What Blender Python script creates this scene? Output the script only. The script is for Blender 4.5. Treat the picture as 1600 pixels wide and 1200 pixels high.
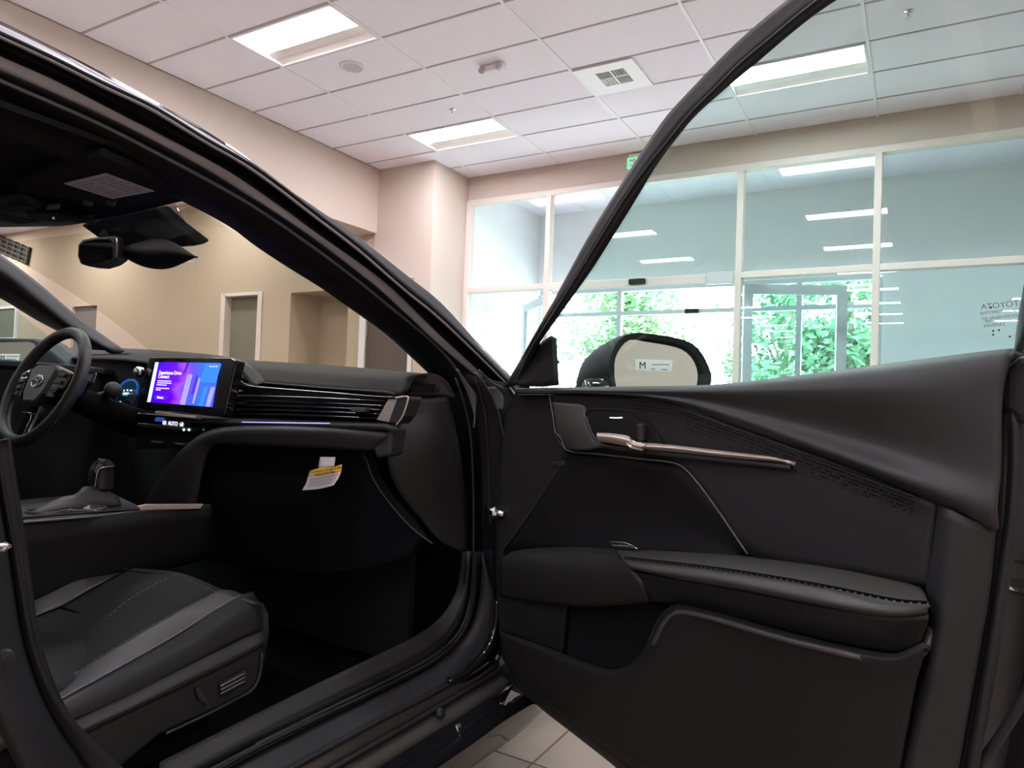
import bpy, bmesh, math, random
from mathutils import Vector, Matrix

# ------------------------------------------------------------------ camera / world / exposure
scene = bpy.context.scene
for o in list(bpy.data.objects):
    bpy.data.objects.remove(o, do_unlink=True)
COL = scene.collection
FPX = 1100.0
ROLL = math.radians(2.029)
PITCH = math.radians(1.329)
YAW = math.radians(32.0)
ROOM_ROT = math.radians(32.0 - 29.9576)
CAM = Vector((0, 0, 0.93))

def cam_basis():
    cy, sy, cp, sp = math.cos(YAW), math.sin(YAW), math.cos(PITCH), math.sin(PITCH)
    F = Vector((-sy * cp, cy * cp, sp))
    R0 = Vector((cy, sy, 0)); U0 = R0.cross(F)
    c, s = math.cos(ROLL), math.sin(ROLL)
    return c * R0 + s * U0, -s * R0 + c * U0, F
CR, CU, CF = cam_basis()
camd = bpy.data.cameras.new('camera')
camd.sensor_fit = 'HORIZONTAL'; camd.sensor_width = 36.0
camd.lens = 36.0 * FPX / 1600.0
camd.clip_start = 0.02; camd.clip_end = 300
camo = bpy.data.objects.new('camera', camd); COL.objects.link(camo)
m = Matrix((CR, CU, -CF)).transposed().to_4x4(); m.translation = CAM
camo.matrix_world = m
scene.camera = camo

world = bpy.data.worlds.new('daylight'); scene.world = world
world.use_nodes = True
bg = world.node_tree.nodes['Background']
bg.inputs[0].default_value = (0.84, 0.94, 1.0, 1)
bg.inputs[1].default_value = 11.0
vs = scene.view_settings
vs.view_transform = 'Standard'; vs.look = 'None'; vs.gamma = 1.0; vs.use_curve_mapping = False
vs.exposure = 0.83
LAMP = 32.0          # radiance of the fluorescent lenses

# ------------------------------------------------------------------ materials
MATS = {}
def mat(name, col, rough=0.6, metal=0.0, spec=0.5, coat=0.0, emit=None, estr=0.0, bump=None, noise=None):
    m = bpy.data.materials.new(name); m.use_nodes = True
    nt = m.node_tree; b = nt.nodes['Principled BSDF']
    b.inputs['Base Color'].default_value = (*col, 1)
    b.inputs['Roughness'].default_value = rough
    b.inputs['Metallic'].default_value = metal
    b.inputs['Specular IOR Level'].default_value = spec
    b.inputs['Coat Weight'].default_value = coat
    b.inputs['Coat Roughness'].default_value = 0.03
    if emit:
        b.inputs['Emission Color'].default_value = (*emit, 1)
        b.inputs['Emission Strength'].default_value = estr
    tc = nt.nodes.new('ShaderNodeTexCoord')
    if noise:
        sc, amt = noise
        n = nt.nodes.new('ShaderNodeTexNoise'); n.inputs['Scale'].default_value = sc
        n.inputs['Detail'].default_value = 4
        nt.links.new(tc.outputs['Object'], n.inputs['Vector'])
        mx = nt.nodes.new('ShaderNodeMix'); mx.data_type = 'RGBA'
        mx.inputs[6].default_value = (*[c * (1 - amt) for c in col], 1)
        mx.inputs[7].default_value = (*[min(1, c * (1 + amt)) for c in col], 1)
        nt.links.new(n.outputs['Fac'], mx.inputs[0])
        nt.links.new(mx.outputs[2], b.inputs['Base Color'])
    if bump:
        kind, sc, st, dist = bump
        if kind == 'noise':
            n = nt.nodes.new('ShaderNodeTexNoise'); n.inputs['Scale'].default_value = sc; n.inputs['Detail'].default_value = 3
            out = n.outputs['Fac']
        else:
            n = nt.nodes.new('ShaderNodeTexVoronoi'); n.inputs['Scale'].default_value = sc
            out = n.outputs['Distance']
        nt.links.new(tc.outputs['Object'], n.inputs['Vector'])
        bp = nt.nodes.new('ShaderNodeBump'); bp.inputs['Strength'].default_value = st; bp.inputs['Distance'].default_value = dist
        nt.links.new(out, bp.inputs['Height']); nt.links.new(bp.outputs[0], b.inputs['Normal'])
    MATS[name] = m
    return m

def glass(name, tint, refl=1.0):
    m = bpy.data.materials.new(name); m.use_nodes = True
    nt = m.node_tree; nt.nodes.clear()
    out = nt.nodes.new('ShaderNodeOutputMaterial')
    tr = nt.nodes.new('ShaderNodeBsdfTransparent'); tr.inputs[0].default_value = (*tint, 1)
    gl = nt.nodes.new('ShaderNodeBsdfGlossy'); gl.inputs['Roughness'].default_value = 0.0
    gl.inputs[0].default_value = (refl, refl, refl, 1)
    fr = nt.nodes.new('ShaderNodeFresnel'); fr.inputs[0].default_value = 1.5
    # the exit face sees the same air-glass ratio, so keep the ratio for both sides
    geo = nt.nodes.new('ShaderNodeNewGeometry')
    ior = nt.nodes.new('ShaderNodeMix'); ior.data_type = 'FLOAT'
    ior.inputs[2].default_value = 1.5; ior.inputs[3].default_value = 1 / 1.5
    nt.links.new(geo.outputs['Backfacing'], ior.inputs[0])
    nt.links.new(ior.outputs[0], fr.inputs[0])
    mx = nt.nodes.new('ShaderNodeMixShader')
    nt.links.new(fr.outputs[0], mx.inputs[0]); nt.links.new(tr.outputs[0], mx.inputs[1]); nt.links.new(gl.outputs[0], mx.inputs[2])
    nt.links.new(mx.outputs[0], out.inputs[0])
    MATS[name] = m
    return m

mat('ceiling_tile', (0.87, 0.84, 0.925), 0.95, spec=0.1, bump=('noise', 180, 0.15, 0.002), noise=(60, 0.02))
mat('tee_white', (0.84, 0.82, 0.85), 0.5)
mat('wall_beige', (0.575, 0.485, 0.42), 0.9, spec=0.2, bump=('noise', 220, 0.1, 0.001), noise=(1.5, 0.02))
mat('wall_tan', (0.50, 0.41, 0.305), 0.9, spec=0.2, noise=(1.2, 0.03))
mat('vestibule_wall', (0.84, 0.87, 0.88), 0.9, spec=0.2, noise=(1.2, 0.02))
mat('floor_tile', (0.285, 0.228, 0.185), 0.6, spec=0.15, noise=(6, 0.12), bump=('noise', 30, 0.05, 0.002))
mat('grout', (0.12, 0.10, 0.085), 0.9)
mat('frame_beige', (0.70, 0.62, 0.56), 0.45)
mat('frame_grey', (0.56, 0.58, 0.60), 0.4, metal=0.3)  # grey lightened to carry the haze over the entrance frames
mat('door_brown', (0.10, 0.075, 0.06), 0.7, noise=(90, 0.35))
mat('door_grey', (0.17, 0.15, 0.125), 0.7, noise=(30, 0.1))
mat('office_dark', (0.20, 0.19, 0.14), 0.85, noise=(4, 0.1))
mat('reflector_white', (0.86, 0.80, 0.78), 0.5)
mat('lamp_lens', (0.9, 0.9, 0.9), 0.5, emit=(0.98, 0.955, 1.04), estr=LAMP)
mat('white_plastic', (0.82, 0.81, 0.84), 0.45)
mat('speaker_grey', (0.55, 0.53, 0.57), 0.7)
mat('dark_gap', (0.02, 0.02, 0.02), 0.9)
mat('grille_dark', (0.10, 0.09, 0.07), 0.8)
mat('vent_dark', (0.16, 0.155, 0.16), 0.7)
mat('chrome', (0.75, 0.75, 0.76), 0.12, metal=1.0)
mat('exit_green', (0.05, 0.55, 0.12), 0.5, emit=(0.1, 0.9, 0.25), estr=1.1)
mat('concrete', (0.55, 0.54, 0.51), 0.9, noise=(5, 0.1))
mat('leaf_green', (0.085, 0.19, 0.085), 0.6, noise=(8, 0.35))
mat('leaf_pale', (0.19, 0.29, 0.15), 0.6, noise=(8, 0.3))
mat('bark', (0.14, 0.10, 0.07), 0.9, noise=(20, 0.3))
# car
mat('trim_black', (0.0135, 0.0135, 0.014), 0.58, spec=0.33, bump=('noise', 900, 0.12, 0.0006))
mat('trim_soft', (0.021, 0.0205, 0.0205), 0.55, spec=0.36, bump=('noise', 700, 0.15, 0.0006))
mat('trim_dark', (0.0055, 0.0055, 0.006), 0.7, spec=0.22)
mat('rubber', (0.0095, 0.0095, 0.0105), 0.6, spec=0.35)
mat('carpet', (0.0035, 0.0035, 0.004), 0.95, spec=0.05)
mat('paint_black', (0.006, 0.006, 0.007), 0.12, coat=1.0)
mat('flange_grey', (0.072, 0.070, 0.072), 0.45)
mat('flange_light', (0.27, 0.26, 0.265), 0.45)
mat('dash_vinyl', (0.0135, 0.013, 0.0125), 0.65, spec=0.10, bump=('noise', 700, 0.15, 0.0006))
mat('molding_grey', (0.30, 0.285, 0.30), 0.4)
mat('sill_reflection', (0.050, 0.046, 0.040), 0.3, coat=0.4)  # reflection in the black sill paint, put into a warm grey
mat('insert_leather', (0.0135, 0.0135, 0.014), 0.55, spec=0.3, bump=('voronoi', 420, 0.12, 0.0006))
mat('leather_lit', (0.042, 0.039, 0.037), 0.5, spec=0.4, bump=('voronoi', 420, 0.12, 0.0006))  # lighter copy of the leather; light from above is put into the colour
mat('lower_plastic', (0.0085, 0.0085, 0.009), 0.62, spec=0.25, bump=('noise', 900, 0.12, 0.0006))
mat('hub_grey', (0.042, 0.040, 0.038), 0.5)
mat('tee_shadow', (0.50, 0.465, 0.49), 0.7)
mat('piano_black', (0.006, 0.006, 0.008), 0.12, coat=0.6)
mat('satin_bronze', (0.66, 0.55, 0.48), 0.38, metal=0.6)
mat('satin_silver', (0.55, 0.54, 0.55), 0.25, metal=1.0)
mat('leather', (0.021, 0.0205, 0.0205), 0.5, spec=0.4, bump=('voronoi', 420, 0.12, 0.0006))
mat('seat_cloth', (0.0115, 0.0118, 0.0118), 0.8, spec=0.25, bump=('noise', 600, 0.2, 0.0008))
mat('seam', (0.10, 0.098, 0.096), 0.6)
mat('seam_dark', (0.002, 0.002, 0.002), 0.9, spec=0.05)
mat('headliner', (0.010, 0.010, 0.011), 0.95, spec=0.1, noise=(200, 0.2))
mat('visor_label', (0.42, 0.41, 0.44), 0.6)
mat('mirror', (0.86, 0.87, 0.85), 0.02, metal=1.0)
mat('sticker', (0.93, 0.93, 0.91), 0.5)
mat('ink', (0.012, 0.012, 0.014), 0.5)
mat('ink_grey', (0.22, 0.22, 0.21), 0.6)
mat('tag_white', (0.62, 0.57, 0.57), 0.6)
mat('tag_yellow', (0.80, 0.47, 0.02), 0.5)
mat('lit_white', (0.8, 0.8, 0.85), 0.4, emit=(0.85, 0.9, 1.0), estr=0.8)
mat('lit_cyan', (0.1, 0.4, 0.4), 0.4, emit=(0.12, 0.5, 0.5), estr=0.5)
mat('lit_blue', (0.02, 0.05, 0.2), 0.4, emit=(0.02, 0.10, 0.42), estr=0.4)
mat('button_violet', (0.05, 0.045, 0.09), 0.5)
mat('lit_violet', (0.3, 0.25, 0.6), 0.4, emit=(0.35, 0.27, 0.85), estr=0.9)
mat('cluster_dark', (0.004, 0.012, 0.02), 0.3, emit=(0.004, 0.02, 0.035), estr=0.6)
mat('side_bar', (0.6, 0.75, 0.9), 0.4, emit=(0.50, 0.70, 0.92), estr=0.9)
glass('pane_clear', (0.965, 0.985, 0.985))
glass('pane_vestibule', (0.93, 0.985, 0.99))
glass('car_glass_green', (0.865, 0.962, 0.935))
glass('windshield_glass', (0.90, 0.905, 0.80))
glass('windshield_band', (0.80, 0.82, 0.80))

# ------------------------------------------------------------------ helpers
def link(o, parent=None, label=None, cat=None, group=None, kind=None):
    COL.objects.link(o)
    if parent is not None:
        o.parent = parent
        o.matrix_parent_inverse = parent.matrix_basis.inverted()
        if parent.parent is not None:
            o.matrix_parent_inverse = (parent.parent.matrix_basis @ parent.matrix_parent_inverse @ parent.matrix_basis).inverted() if False else parent.matrix_basis.inverted()
    if label: o['label'] = label
    if cat: o['category'] = cat
    if group: o['group'] = group
    if kind: o['kind'] = kind
    return o

def empty(name, loc, label=None, cat=None, group=None):
    o = bpy.data.objects.new(name, None); o.location = loc
    o.empty_display_size = 0.1
    o.matrix_basis = Matrix.Translation(Vector(loc))
    return link(o, None, label, cat, group)

class B:
    """collects geometry in world coordinates, then becomes one mesh object"""
    def __init__(self): self.bm = bmesh.new()
    def box(self, c, s, rot=0.0, M=None):
        r = bmesh.ops.create_cube(self.bm, size=1.0)
        vs = r['verts']
        bmesh.ops.scale(self.bm, vec=s, verts=vs)
        mm = M if M is not None else Matrix.Translation(Vector(c)) @ Matrix.Rotation(rot, 4, 'Z')
        bmesh.ops.transform(self.bm, matrix=mm, verts=vs)
        return vs
    def poly(self, pts, depth):
        """flat polygon pts (3D) pushed along the vector depth"""
        a = [self.bm.verts.new(p) for p in pts]
        d = Vector(depth)
        b = [self.bm.verts.new(Vector(p) + d) for p in pts]
        self.bm.faces.new(a); self.bm.faces.new(list(reversed(b)))
        n = len(a)
        for i in range(n):
            j = (i + 1) % n
            self.bm.faces.new((a[j], a[i], b[i], b[j]))
    def grid(self, rows, closed_u=False):
        vr = [[self.bm.verts.new(p) for p in r] for r in rows]
        n = len(rows[0])
        for i in range(len(rows) - 1):
            for j in range(n if closed_u else n - 1):
                k = (j + 1) % n
                try: self.bm.faces.new((vr[i][j], vr[i][k], vr[i + 1][k], vr[i + 1][j]))
                except ValueError: pass
        return vr
    def tube(self, pts, rad, seg=8, closed=False, flat=None):
        pts = [Vector(p) for p in pts]; n = len(pts)
        rs = rad if isinstance(rad, (list, tuple)) else [rad] * n
        rings = []; up = None
        for i, p in enumerate(pts):
            if closed: t = pts[(i + 1) % n] - pts[i - 1]
            else: t = pts[min(i + 1, n - 1)] - pts[max(i - 1, 0)]
            t.normalize()
            if up is None:
                up = Vector((0, 0, 1)) if abs(t.z) < 0.9 else Vector((1, 0, 0))
            a = t.cross(up); a.normalize(); b = a.cross(t); up = b
            rings.append([p + rs[i] * (math.cos(2 * math.pi * k / seg) * a + math.sin(2 * math.pi * k / seg) * b) for k in range(seg)])
        if closed: rings.append(rings[0])
        if closed:
            vr = [[self.bm.verts.new(q) for q in r] for r in rings[:-1]]; vr.append(vr[0])
            for i in range(len(vr) - 1):
                for j in range(seg):
                    k = (j + 1) % seg
                    self.bm.faces.new((vr[i][j], vr[i][k], vr[i + 1][k], vr[i + 1][j]))
        else:
            vr = self.grid(rings, True)
            self.bm.faces.new(list(reversed(vr[0]))); self.bm.faces.new(vr[-1])
    def lathe(self, c, prof, seg=24, axis=Vector((0, 0, 1))):
        """prof = [(radius, height)] around axis through c"""
        q = Vector((0, 0, 1)).rotation_difference(Vector(axis).normalized())
        rows = []
        for r, h in prof:
            rows.append([Vector(c) + q @ Vector((r * math.cos(2 * math.pi * k / seg), r * math.sin(2 * math.pi * k / seg), h)) for k in range(seg)])
        vr = self.grid(rows, True)
        if prof[0][0] > 1e-5: self.bm.faces.new(list(reversed(vr[0])))
        if prof[-1][0] > 1e-5: self.bm.faces.new(vr[-1])
    def build(self, name, material, parent=None, smooth=False, bevel=0, solid=0, label=None, cat=None, group=None, kind=None, subsurf=0):
        bm = self.bm
        bmesh.ops.remove_doubles(bm, verts=bm.verts, dist=1e-6)
        if solid == 0: bmesh.ops.recalc_face_normals(bm, faces=bm.faces)
        me = bpy.data.meshes.new(name); bm.to_mesh(me); bm.free()
        me.materials.append(MATS[material])
        if smooth:
            for p in me.polygons: p.use_smooth = True
        o = bpy.data.objects.new(name, me)
        if bevel:
            md = o.modifiers.new('bevel', 'BEVEL'); md.width = bevel; md.segments = 2; md.limit_method = 'ANGLE'; md.angle_limit = math.radians(40)
        if solid:
            md = o.modifiers.new('solid', 'SOLIDIFY'); md.thickness = solid; md.offset = -1
        if smooth and (bevel or solid):
            pass
        return link(o, parent, label, cat, group, kind)

# --- pixel of the photograph -> point on a known plane of the car
def ray(x, y):
    return CF + CR * ((x - 800) / FPX) - CU * ((y - 600) / FPX)
HINGE = Vector((-0.95, 1.5, 0)); TH = math.radians(65)
DU = Vector((math.sin(TH), -math.cos(TH), 0))      # along the door, hinge -> latch
DN = Vector((-math.cos(TH), -math.sin(TH), 0))     # door inner face, towards the cabin
def at(x, y, spec):
    d = ray(x, y); k = spec[0]
    if k == 'X': t = spec[1] / d.x
    elif k == 'Y': t = spec[1] / d.y
    elif k == 'Z': t = (spec[1] - CAM.z) / d.z
    elif k == 'D':
        lean = spec[2] if len(spec) > 2 else 0.0
        # (C + t d - H).n = off + lean*(z - .96)
        t = (spec[1] + lean * (CAM.z - 0.96) - (CAM - HINGE).dot(DN)) / (d.dot(DN) - lean * d.z)
    elif k == 'P':
        t = (Vector(spec[1]) - CAM).dot(Vector(spec[2])) / d.dot(Vector(spec[2]))
    return CAM + d * t
def resample(pts, n, smooth=True):
    P = [Vector((p[0], p[1], 0)) if len(p) == 2 else Vector(p) for p in pts]
    L = [0.0]
    for a, b in zip(P, P[1:]): L.append(L[-1] + (b - a).length)
    out = []
    for i in range(n):
        s = L[-1] * i / (n - 1); k = 0
        while k < len(L) - 2 and s > L[k + 1]: k += 1
        t = (s - L[k]) / max(1e-9, L[k + 1] - L[k])
        if smooth and len(P) > 2:
            p0 = P[max(k - 1, 0)]; p1 = P[k]; p2 = P[k + 1]; p3 = P[min(k + 2, len(P) - 1)]
            h = (p2 - p1).length
            m1 = (p2 - p0) * (h / max(1e-9, (p2 - p1).length + (p1 - p0).length))
            m2 = (p3 - p1) * (h / max(1e-9, (p3 - p2).length + (p2 - p1).length))
            t2, t3 = t * t, t * t * t
            q = (2 * t3 - 3 * t2 + 1) * p1 + (t3 - 2 * t2 + t) * m1 + (-2 * t3 + 3 * t2) * p2 + (t3 - t2) * m2
        else: q = P[k].lerp(P[k + 1], t)
        out.append((q, i / (n - 1)))
    return out
def lerp_list(v, t):
    if not isinstance(v, (list, tuple)): return v
    s = t * (len(v) - 1); k = min(int(s), len(v) - 2)
    return v[k] + (v[k + 1] - v[k]) * (s - k)
def by_index(pts, n):
    P = [Vector((p[0], p[1], 0)) for p in pts]; out = []
    for i in range(n):
        s = (len(P) - 1) * i / (n - 1); k = min(int(s), len(P) - 2); t = s - k
        p0 = P[max(k - 1, 0)]; p1 = P[k]; p2 = P[k + 1]; p3 = P[min(k + 2, len(P) - 1)]
        m1 = (p2 - p0) * 0.5; m2 = (p3 - p1) * 0.5; t2, t3 = t * t, t * t * t
        out.append(((2 * t3 - 3 * t2 + 1) * p1 + (t3 - 2 * t2 + t) * m1 + (-2 * t3 + 3 * t2) * p2 + (t3 - t2) * m2, i / (n - 1)))
    return out
def even(pts, xs, axis):
    """the same polyline with its points at given x (axis 0) or y (axis 1) values"""
    out = []
    for v in xs:
        for a, b in zip(pts, pts[1:]):
            lo, hi = sorted((a[axis], b[axis]))
            if lo <= v <= hi and hi > lo:
                t = (v - a[axis]) / (b[axis] - a[axis]); out.append((a[0] + (b[0] - a[0]) * t, a[1] + (b[1] - a[1]) * t)); break
    return out
def crv(pts, spec, n=24, smooth=True):
    if smooth == 'index':
        return [at(q.x, q.y, (spec[0], *[lerp_list(v, t) for v in spec[1:]])) for q, t in by_index(pts, n)]
    if spec[0] == '3':
        return [q for q, t in resample(pts, n, smooth)]
    if spec[0] == 'P':
        return [at(q.x, q.y, spec) for q, t in resample(pts, n, smooth)]
    return [at(q.x, q.y, (spec[0], *[lerp_list(v, t) for v in spec[1:]])) for q, t in resample(pts, n, smooth)]
def loft(name, curves, material, parent, n=24, m=4, solid=0.004, smooth=True, label=None, csmooth=True):
    """curves = [(pixel polyline, plane spec)], skinned smoothly in order"""
    rows3 = [crv(p, s, n, smooth) for p, s in curves]
    cols = []
    nr = (len(rows3) - 1) * m + 1
    for j in range(n):
        cp = [r[j] for r in rows3]
        if len(cp) > 2 and csmooth:
            col = []
            for k in range(len(cp) - 1):
                p0 = cp[max(k - 1, 0)]; p1 = cp[k]; p2 = cp[k + 1]; p3 = cp[min(k + 2, len(cp) - 1)]
                h = (p2 - p1).length
                m1 = (p2 - p0) * (h / max(1e-9, (p2 - p1).length + (p1 - p0).length)); m2 = (p3 - p1) * (h / max(1e-9, (p3 - p2).length + (p2 - p1).length))
                for i in range(m):
                    t = i / m; t2 = t * t; t3 = t2 * t
                    col.append((2 * t3 - 3 * t2 + 1) * p1 + (t3 - 2 * t2 + t) * m1 + (-2 * t3 + 3 * t2) * p2 + (t3 - t2) * m2)
            col.append(cp[-1])
        else:
            col = []
            for k in range(len(cp) - 1):
                for i in range(m): col.append(cp[k].lerp(cp[k + 1], i / m))
            col.append(cp[-1])
        cols.append(col)
    rows = [[cols[j][i] for j in range(n)] for i in range(nr)]
    b = B(); b.grid(rows)
    # face the camera so that the thickness goes away from it
    s = 0.0
    b.bm.faces.ensure_lookup_table(); b.bm.normal_update()
    for f in b.bm.faces: s += f.normal.dot(CAM - f.calc_center_median()) * f.calc_area()
    if s < 0: bmesh.ops.reverse_faces(b.bm, faces=b.bm.faces)
    return b.build(name, material, parent, smooth=True, solid=solid, label=label)
def plate(name, pts, spec, depth, material, parent, bevel=0.0, smooth=False, n=0, label=None):
    """outline on a plane, given real thickness along the vector depth"""
    if n: P = crv(list(pts) + [pts[0]], spec, n, True)[:-1]
    else: P = [at(x, y, spec) for x, y in pts]
    b = B(); b.poly(P, depth)
    return b.build(name, material, parent, bevel=bevel, smooth=smooth, label=label)
def pipe(name, pts, spec, rad, material, parent, n=24, seg=6, smooth=True, closed=False, label=None):
    b = B(); P = crv(pts, spec, n, smooth)
    if closed: P = P[:-1]
    b.tube(P, rad, seg, closed)
    return b.build(name, material, parent, smooth=True, label=label)
def dashes(pts, spec, length, gap, rad, n=200, lift=Vector((0, 0, 0))):
    P = crv(pts, spec, n, True); b = B(); acc = 0; start = None
    L = 0; seg = [P[0]]; on = True
    for a, c in zip(P, P[1:]):
        L += (c - a).length
        if on: seg.append(c)
        if on and L > length:
            b.tube([q + lift for q in (seg[0], seg[-1])], rad, 5); on = False; L = 0
        elif not on and L > gap:
            on = True; L = 0; seg = [c]
    return b
def text_mesh(name, txt, size, M, material, parent, extr=0.0004, align='CENTER', space=1.0, kind=None):
    cu = bpy.data.curves.new(name, 'FONT'); cu.body = txt; cu.size = size; cu.extrude = extr; cu.resolution_u = 3
    cu.align_x = align; cu.align_y = 'CENTER'; cu.space_character = space
    o = bpy.data.objects.new(name, cu); COL.objects.link(o)
    me = bpy.data.meshes.new_from_object(o)
    bpy.data.objects.remove(o, do_unlink=True)
    me.transform(M); me.materials.clear(); me.materials.append(MATS[material])
    me.name = name
    return link(bpy.data.objects.new(name, me), parent)
def frame_from(px_o, px_x, px_y, spec, mirror=False):
    """matrix whose x,y axes run along two pixel directions of a plane"""
    o = at(*px_o, spec); x = (at(*px_x, spec) - o).normalized(); z = x.cross(at(*px_y, spec) - o).normalized()
    y = z.cross(x)
    if z.dot(CAM - o) < 0 and not mirror: pass
    M = Matrix((x, y, z)).transposed().to_4x4(); M.translation = o
    return M
# ================================================================== THE ROOM (its own axes, 2 degrees off the car's)
RR = Matrix.Rotation(ROOM_ROT, 4, 'Z')
def RW(x, y, z): return RR @ Vector((x, y, z))
CZ = CAM.z                      # room heights below are measured from the floor
CEIL = CZ + 3.05
H = 3.05
def rbox(b, x0, x1, y0, y1, z0, z1):
    b.box(None, (x1 - x0, y1 - y0, z1 - z0), M=RR @ Matrix.Translation(((x0 + x1) / 2, (y0 + y1) / 2, (z0 + z1) / 2)))
_cache = {}
def robj(name, x0, x1, y0, y1, z0, z1, material, parent=None, bevel=0.0, **kw):
    """one box object; alike boxes share their mesh"""
    s = (round(x1 - x0, 4), round(y1 - y0, 4), round(z1 - z0, 4))
    key = (name, s, material, bevel)
    if key not in _cache:
        bm = bmesh.new(); bmesh.ops.create_cube(bm, size=1.0); bmesh.ops.scale(bm, vec=s, verts=bm.verts)
        if bevel: bmesh.ops.bevel(bm, geom=list(bm.edges), offset=bevel, segments=1, affect='EDGES')
        me = bpy.data.meshes.new(name); bm.to_mesh(me); bm.free(); me.materials.append(MATS[material]); _cache[key] = me
    o = bpy.data.objects.new(name, _cache[key])
    o.matrix_basis = RR @ Matrix.Translation(((x0 + x1) / 2, (y0 + y1) / 2, (z0 + z1) / 2))
    return link(o, parent, **kw)

X_L, Y_S, Y_C = -6.37, 8.04, 7.27        # bulkhead face, storefront, column front
XL2, XR, YB = -18.5, 5.2, -13.5
b = B(); rbox(b, XL2, XR, YB, Y_S, -0.25, -0.012)
rbox(b, -6.2, 2.45, Y_S, 10.25, -0.25, -0.012)
rbox(b, XL2, -5.6, Y_S, Y_C + 1.8, -0.25, 0.0)
floor = b.build('floor', 'grout', kind='structure', label='beige tiled showroom floor with dark joints')
# floor tiles one by one around the car and the doorway, the rest as one field
T = 0.46
fx0, fy0 = -1.759, -0.21
for i in range(11):
    for j in range(13):
        robj('floor_tile', fx0 + i * T + 0.003, fx0 + (i + 1) * T - 0.003, fy0 + j * T + 0.003, fy0 + (j + 1) * T - 0.003, -0.02, 0.0, 'floor_tile', floor)
b = B()
ix0, ix1, iy0, iy1 = fx0, fx0 + 11 * T, fy0, fy0 + 13 * T
x = fx0 - 37 * T
i = -37
while fx0 + i * T < XR:
    j = -28
    while fy0 + j * T < Y_S:
        x0, y0 = fx0 + i * T, fy0 + j * T
        if not (ix0 - 0.01 <= x0 < ix1 - 0.01 and iy0 - 0.01 <= y0 < iy1 - 0.01) and x0 > XL2 and y0 > YB:
            rbox(b, x0 + 0.003, min(x0 + T - 0.003, XR), y0 + 0.003, min(y0 + T - 0.003, Y_S), -0.02, 0.0)
        j += 1
    i += 1
b.build('floor_tile_field', 'floor_tile', floor, kind='stuff')

# ---- ceiling: backing slab, lay-in tiles, tees
FIXW, FIXL = 1.21, 0.61
cols = [-2.087 * H, -1.715 * H, -1.32 * H, -0.925 * H, -0.53 * H, -0.135 * H, 0.26 * H, 0.655 * H, 1.05 * H]
cols[0] = X_L
rows_y = [(0.49 + 0.2 * k) * H for k in range(0, 11)] + [Y_S]
fix_cells = set()
FX = [(1, 2), (4, 5), (7, 8)]
def is_fix(ci, y): return any(ci == a for a, _ in FX) and any(abs(y - (r * H)) < 0.05 for r in (0.49, 1.29, 2.09))
b = B()
tx0, tx1, ty0, ty1 = cols[0], cols[-1], rows_y[0], Y_S
rbox(b, tx0, tx1, ty0, ty1, CEIL + 0.16, CEIL + 0.2)
rbox(b, XL2, tx0, YB, Y_S, CEIL, CEIL + 0.2)
rbox(b, tx1, XR, YB, Y_S, CEIL, CEIL + 0.2)
rbox(b, tx0, tx1, YB, ty0, CEIL, CEIL + 0.2)
ceiling = b.build('ceiling', 'ceiling_tile', kind='structure', label='white suspended tile ceiling of the showroom')
vent_cell = (3, 1.89)
for ci in range(len(cols) - 1):
    for ri in range(len(rows_y) - 1):
        y0, y1 = rows_y[ri], rows_y[ri + 1]
        if is_fix(ci, y0): continue
        if ci == 3 and abs(y0 - 1.89 * H) < 0.03:
            robj('ceiling_tile', cols[ci] + 0.59, cols[ci + 1] - 0.012, y0 + 0.012, y1 - 0.012, CEIL + 0.006, CEIL + 0.024, 'ceiling_tile', ceiling)
            continue
        x1 = cols[ci + 1]
        robj('ceiling_tile', cols[ci] + 0.012, x1 - 0.012, y0 + 0.012, y1 - 0.012, CEIL + 0.006, CEIL + 0.024, 'ceiling_tile', ceiling)
for c in cols[1:]:
    robj('ceiling_tee', c - 0.012, c + 0.012, ty0, ty1, CEIL - 0.002, CEIL + 0.03, 'tee_white', ceiling)
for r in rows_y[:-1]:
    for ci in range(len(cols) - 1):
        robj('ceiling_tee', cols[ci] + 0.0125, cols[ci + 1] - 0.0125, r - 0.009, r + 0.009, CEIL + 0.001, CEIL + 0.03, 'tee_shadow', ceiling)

# ---- walls
def wall(name, parts, material, label):
    b = B()
    for p in parts: rbox(b, *p)
    return b.build(name, material, kind='structure', label=label)
zt = CEIL + 0.2
wall('wall_left', [(X_L - 0.43, X_L, YB, Y_C, CZ + 2.19, zt)], 'wall_beige', 'beige bulkhead running along the left of the ceiling')
# end wall under the bulkhead with its doorways; continues as the column beside the storefront
D1, D2, D3, D4 = (-9.46, -8.62), (-7.98, -6.85), (-6.52, -5.72), (-13.75, -12.95)
zd = CZ + 1.46
parts = []
xs = [XL2, D4[0], D4[1], D1[0], D1[1], D2[0], D2[1], D3[0], D3[1], -5.5]
for k in range(0, len(xs), 2): parts.append((xs[k], xs[k + 1], Y_C, Y_C + 0.15, 0, zt))
for d in (D1, D2, D3, D4): parts.append((d[0], d[1], Y_C, Y_C + 0.15, zd, zt))
wall('wall_end', parts, 'wall_tan', 'tan end wall with doorways seen through the windshield')
wall('wall_column', [(-5.44 - 0.97, -5.44, Y_C - 0.02, Y_S + 0.1, CZ + 1.55, zt), (-5.70, -5.44, Y_C - 0.02, Y_S + 0.1, 0, CZ + 1.55)], 'wall_beige', 'beige corner pier left of the glass storefront')
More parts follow.
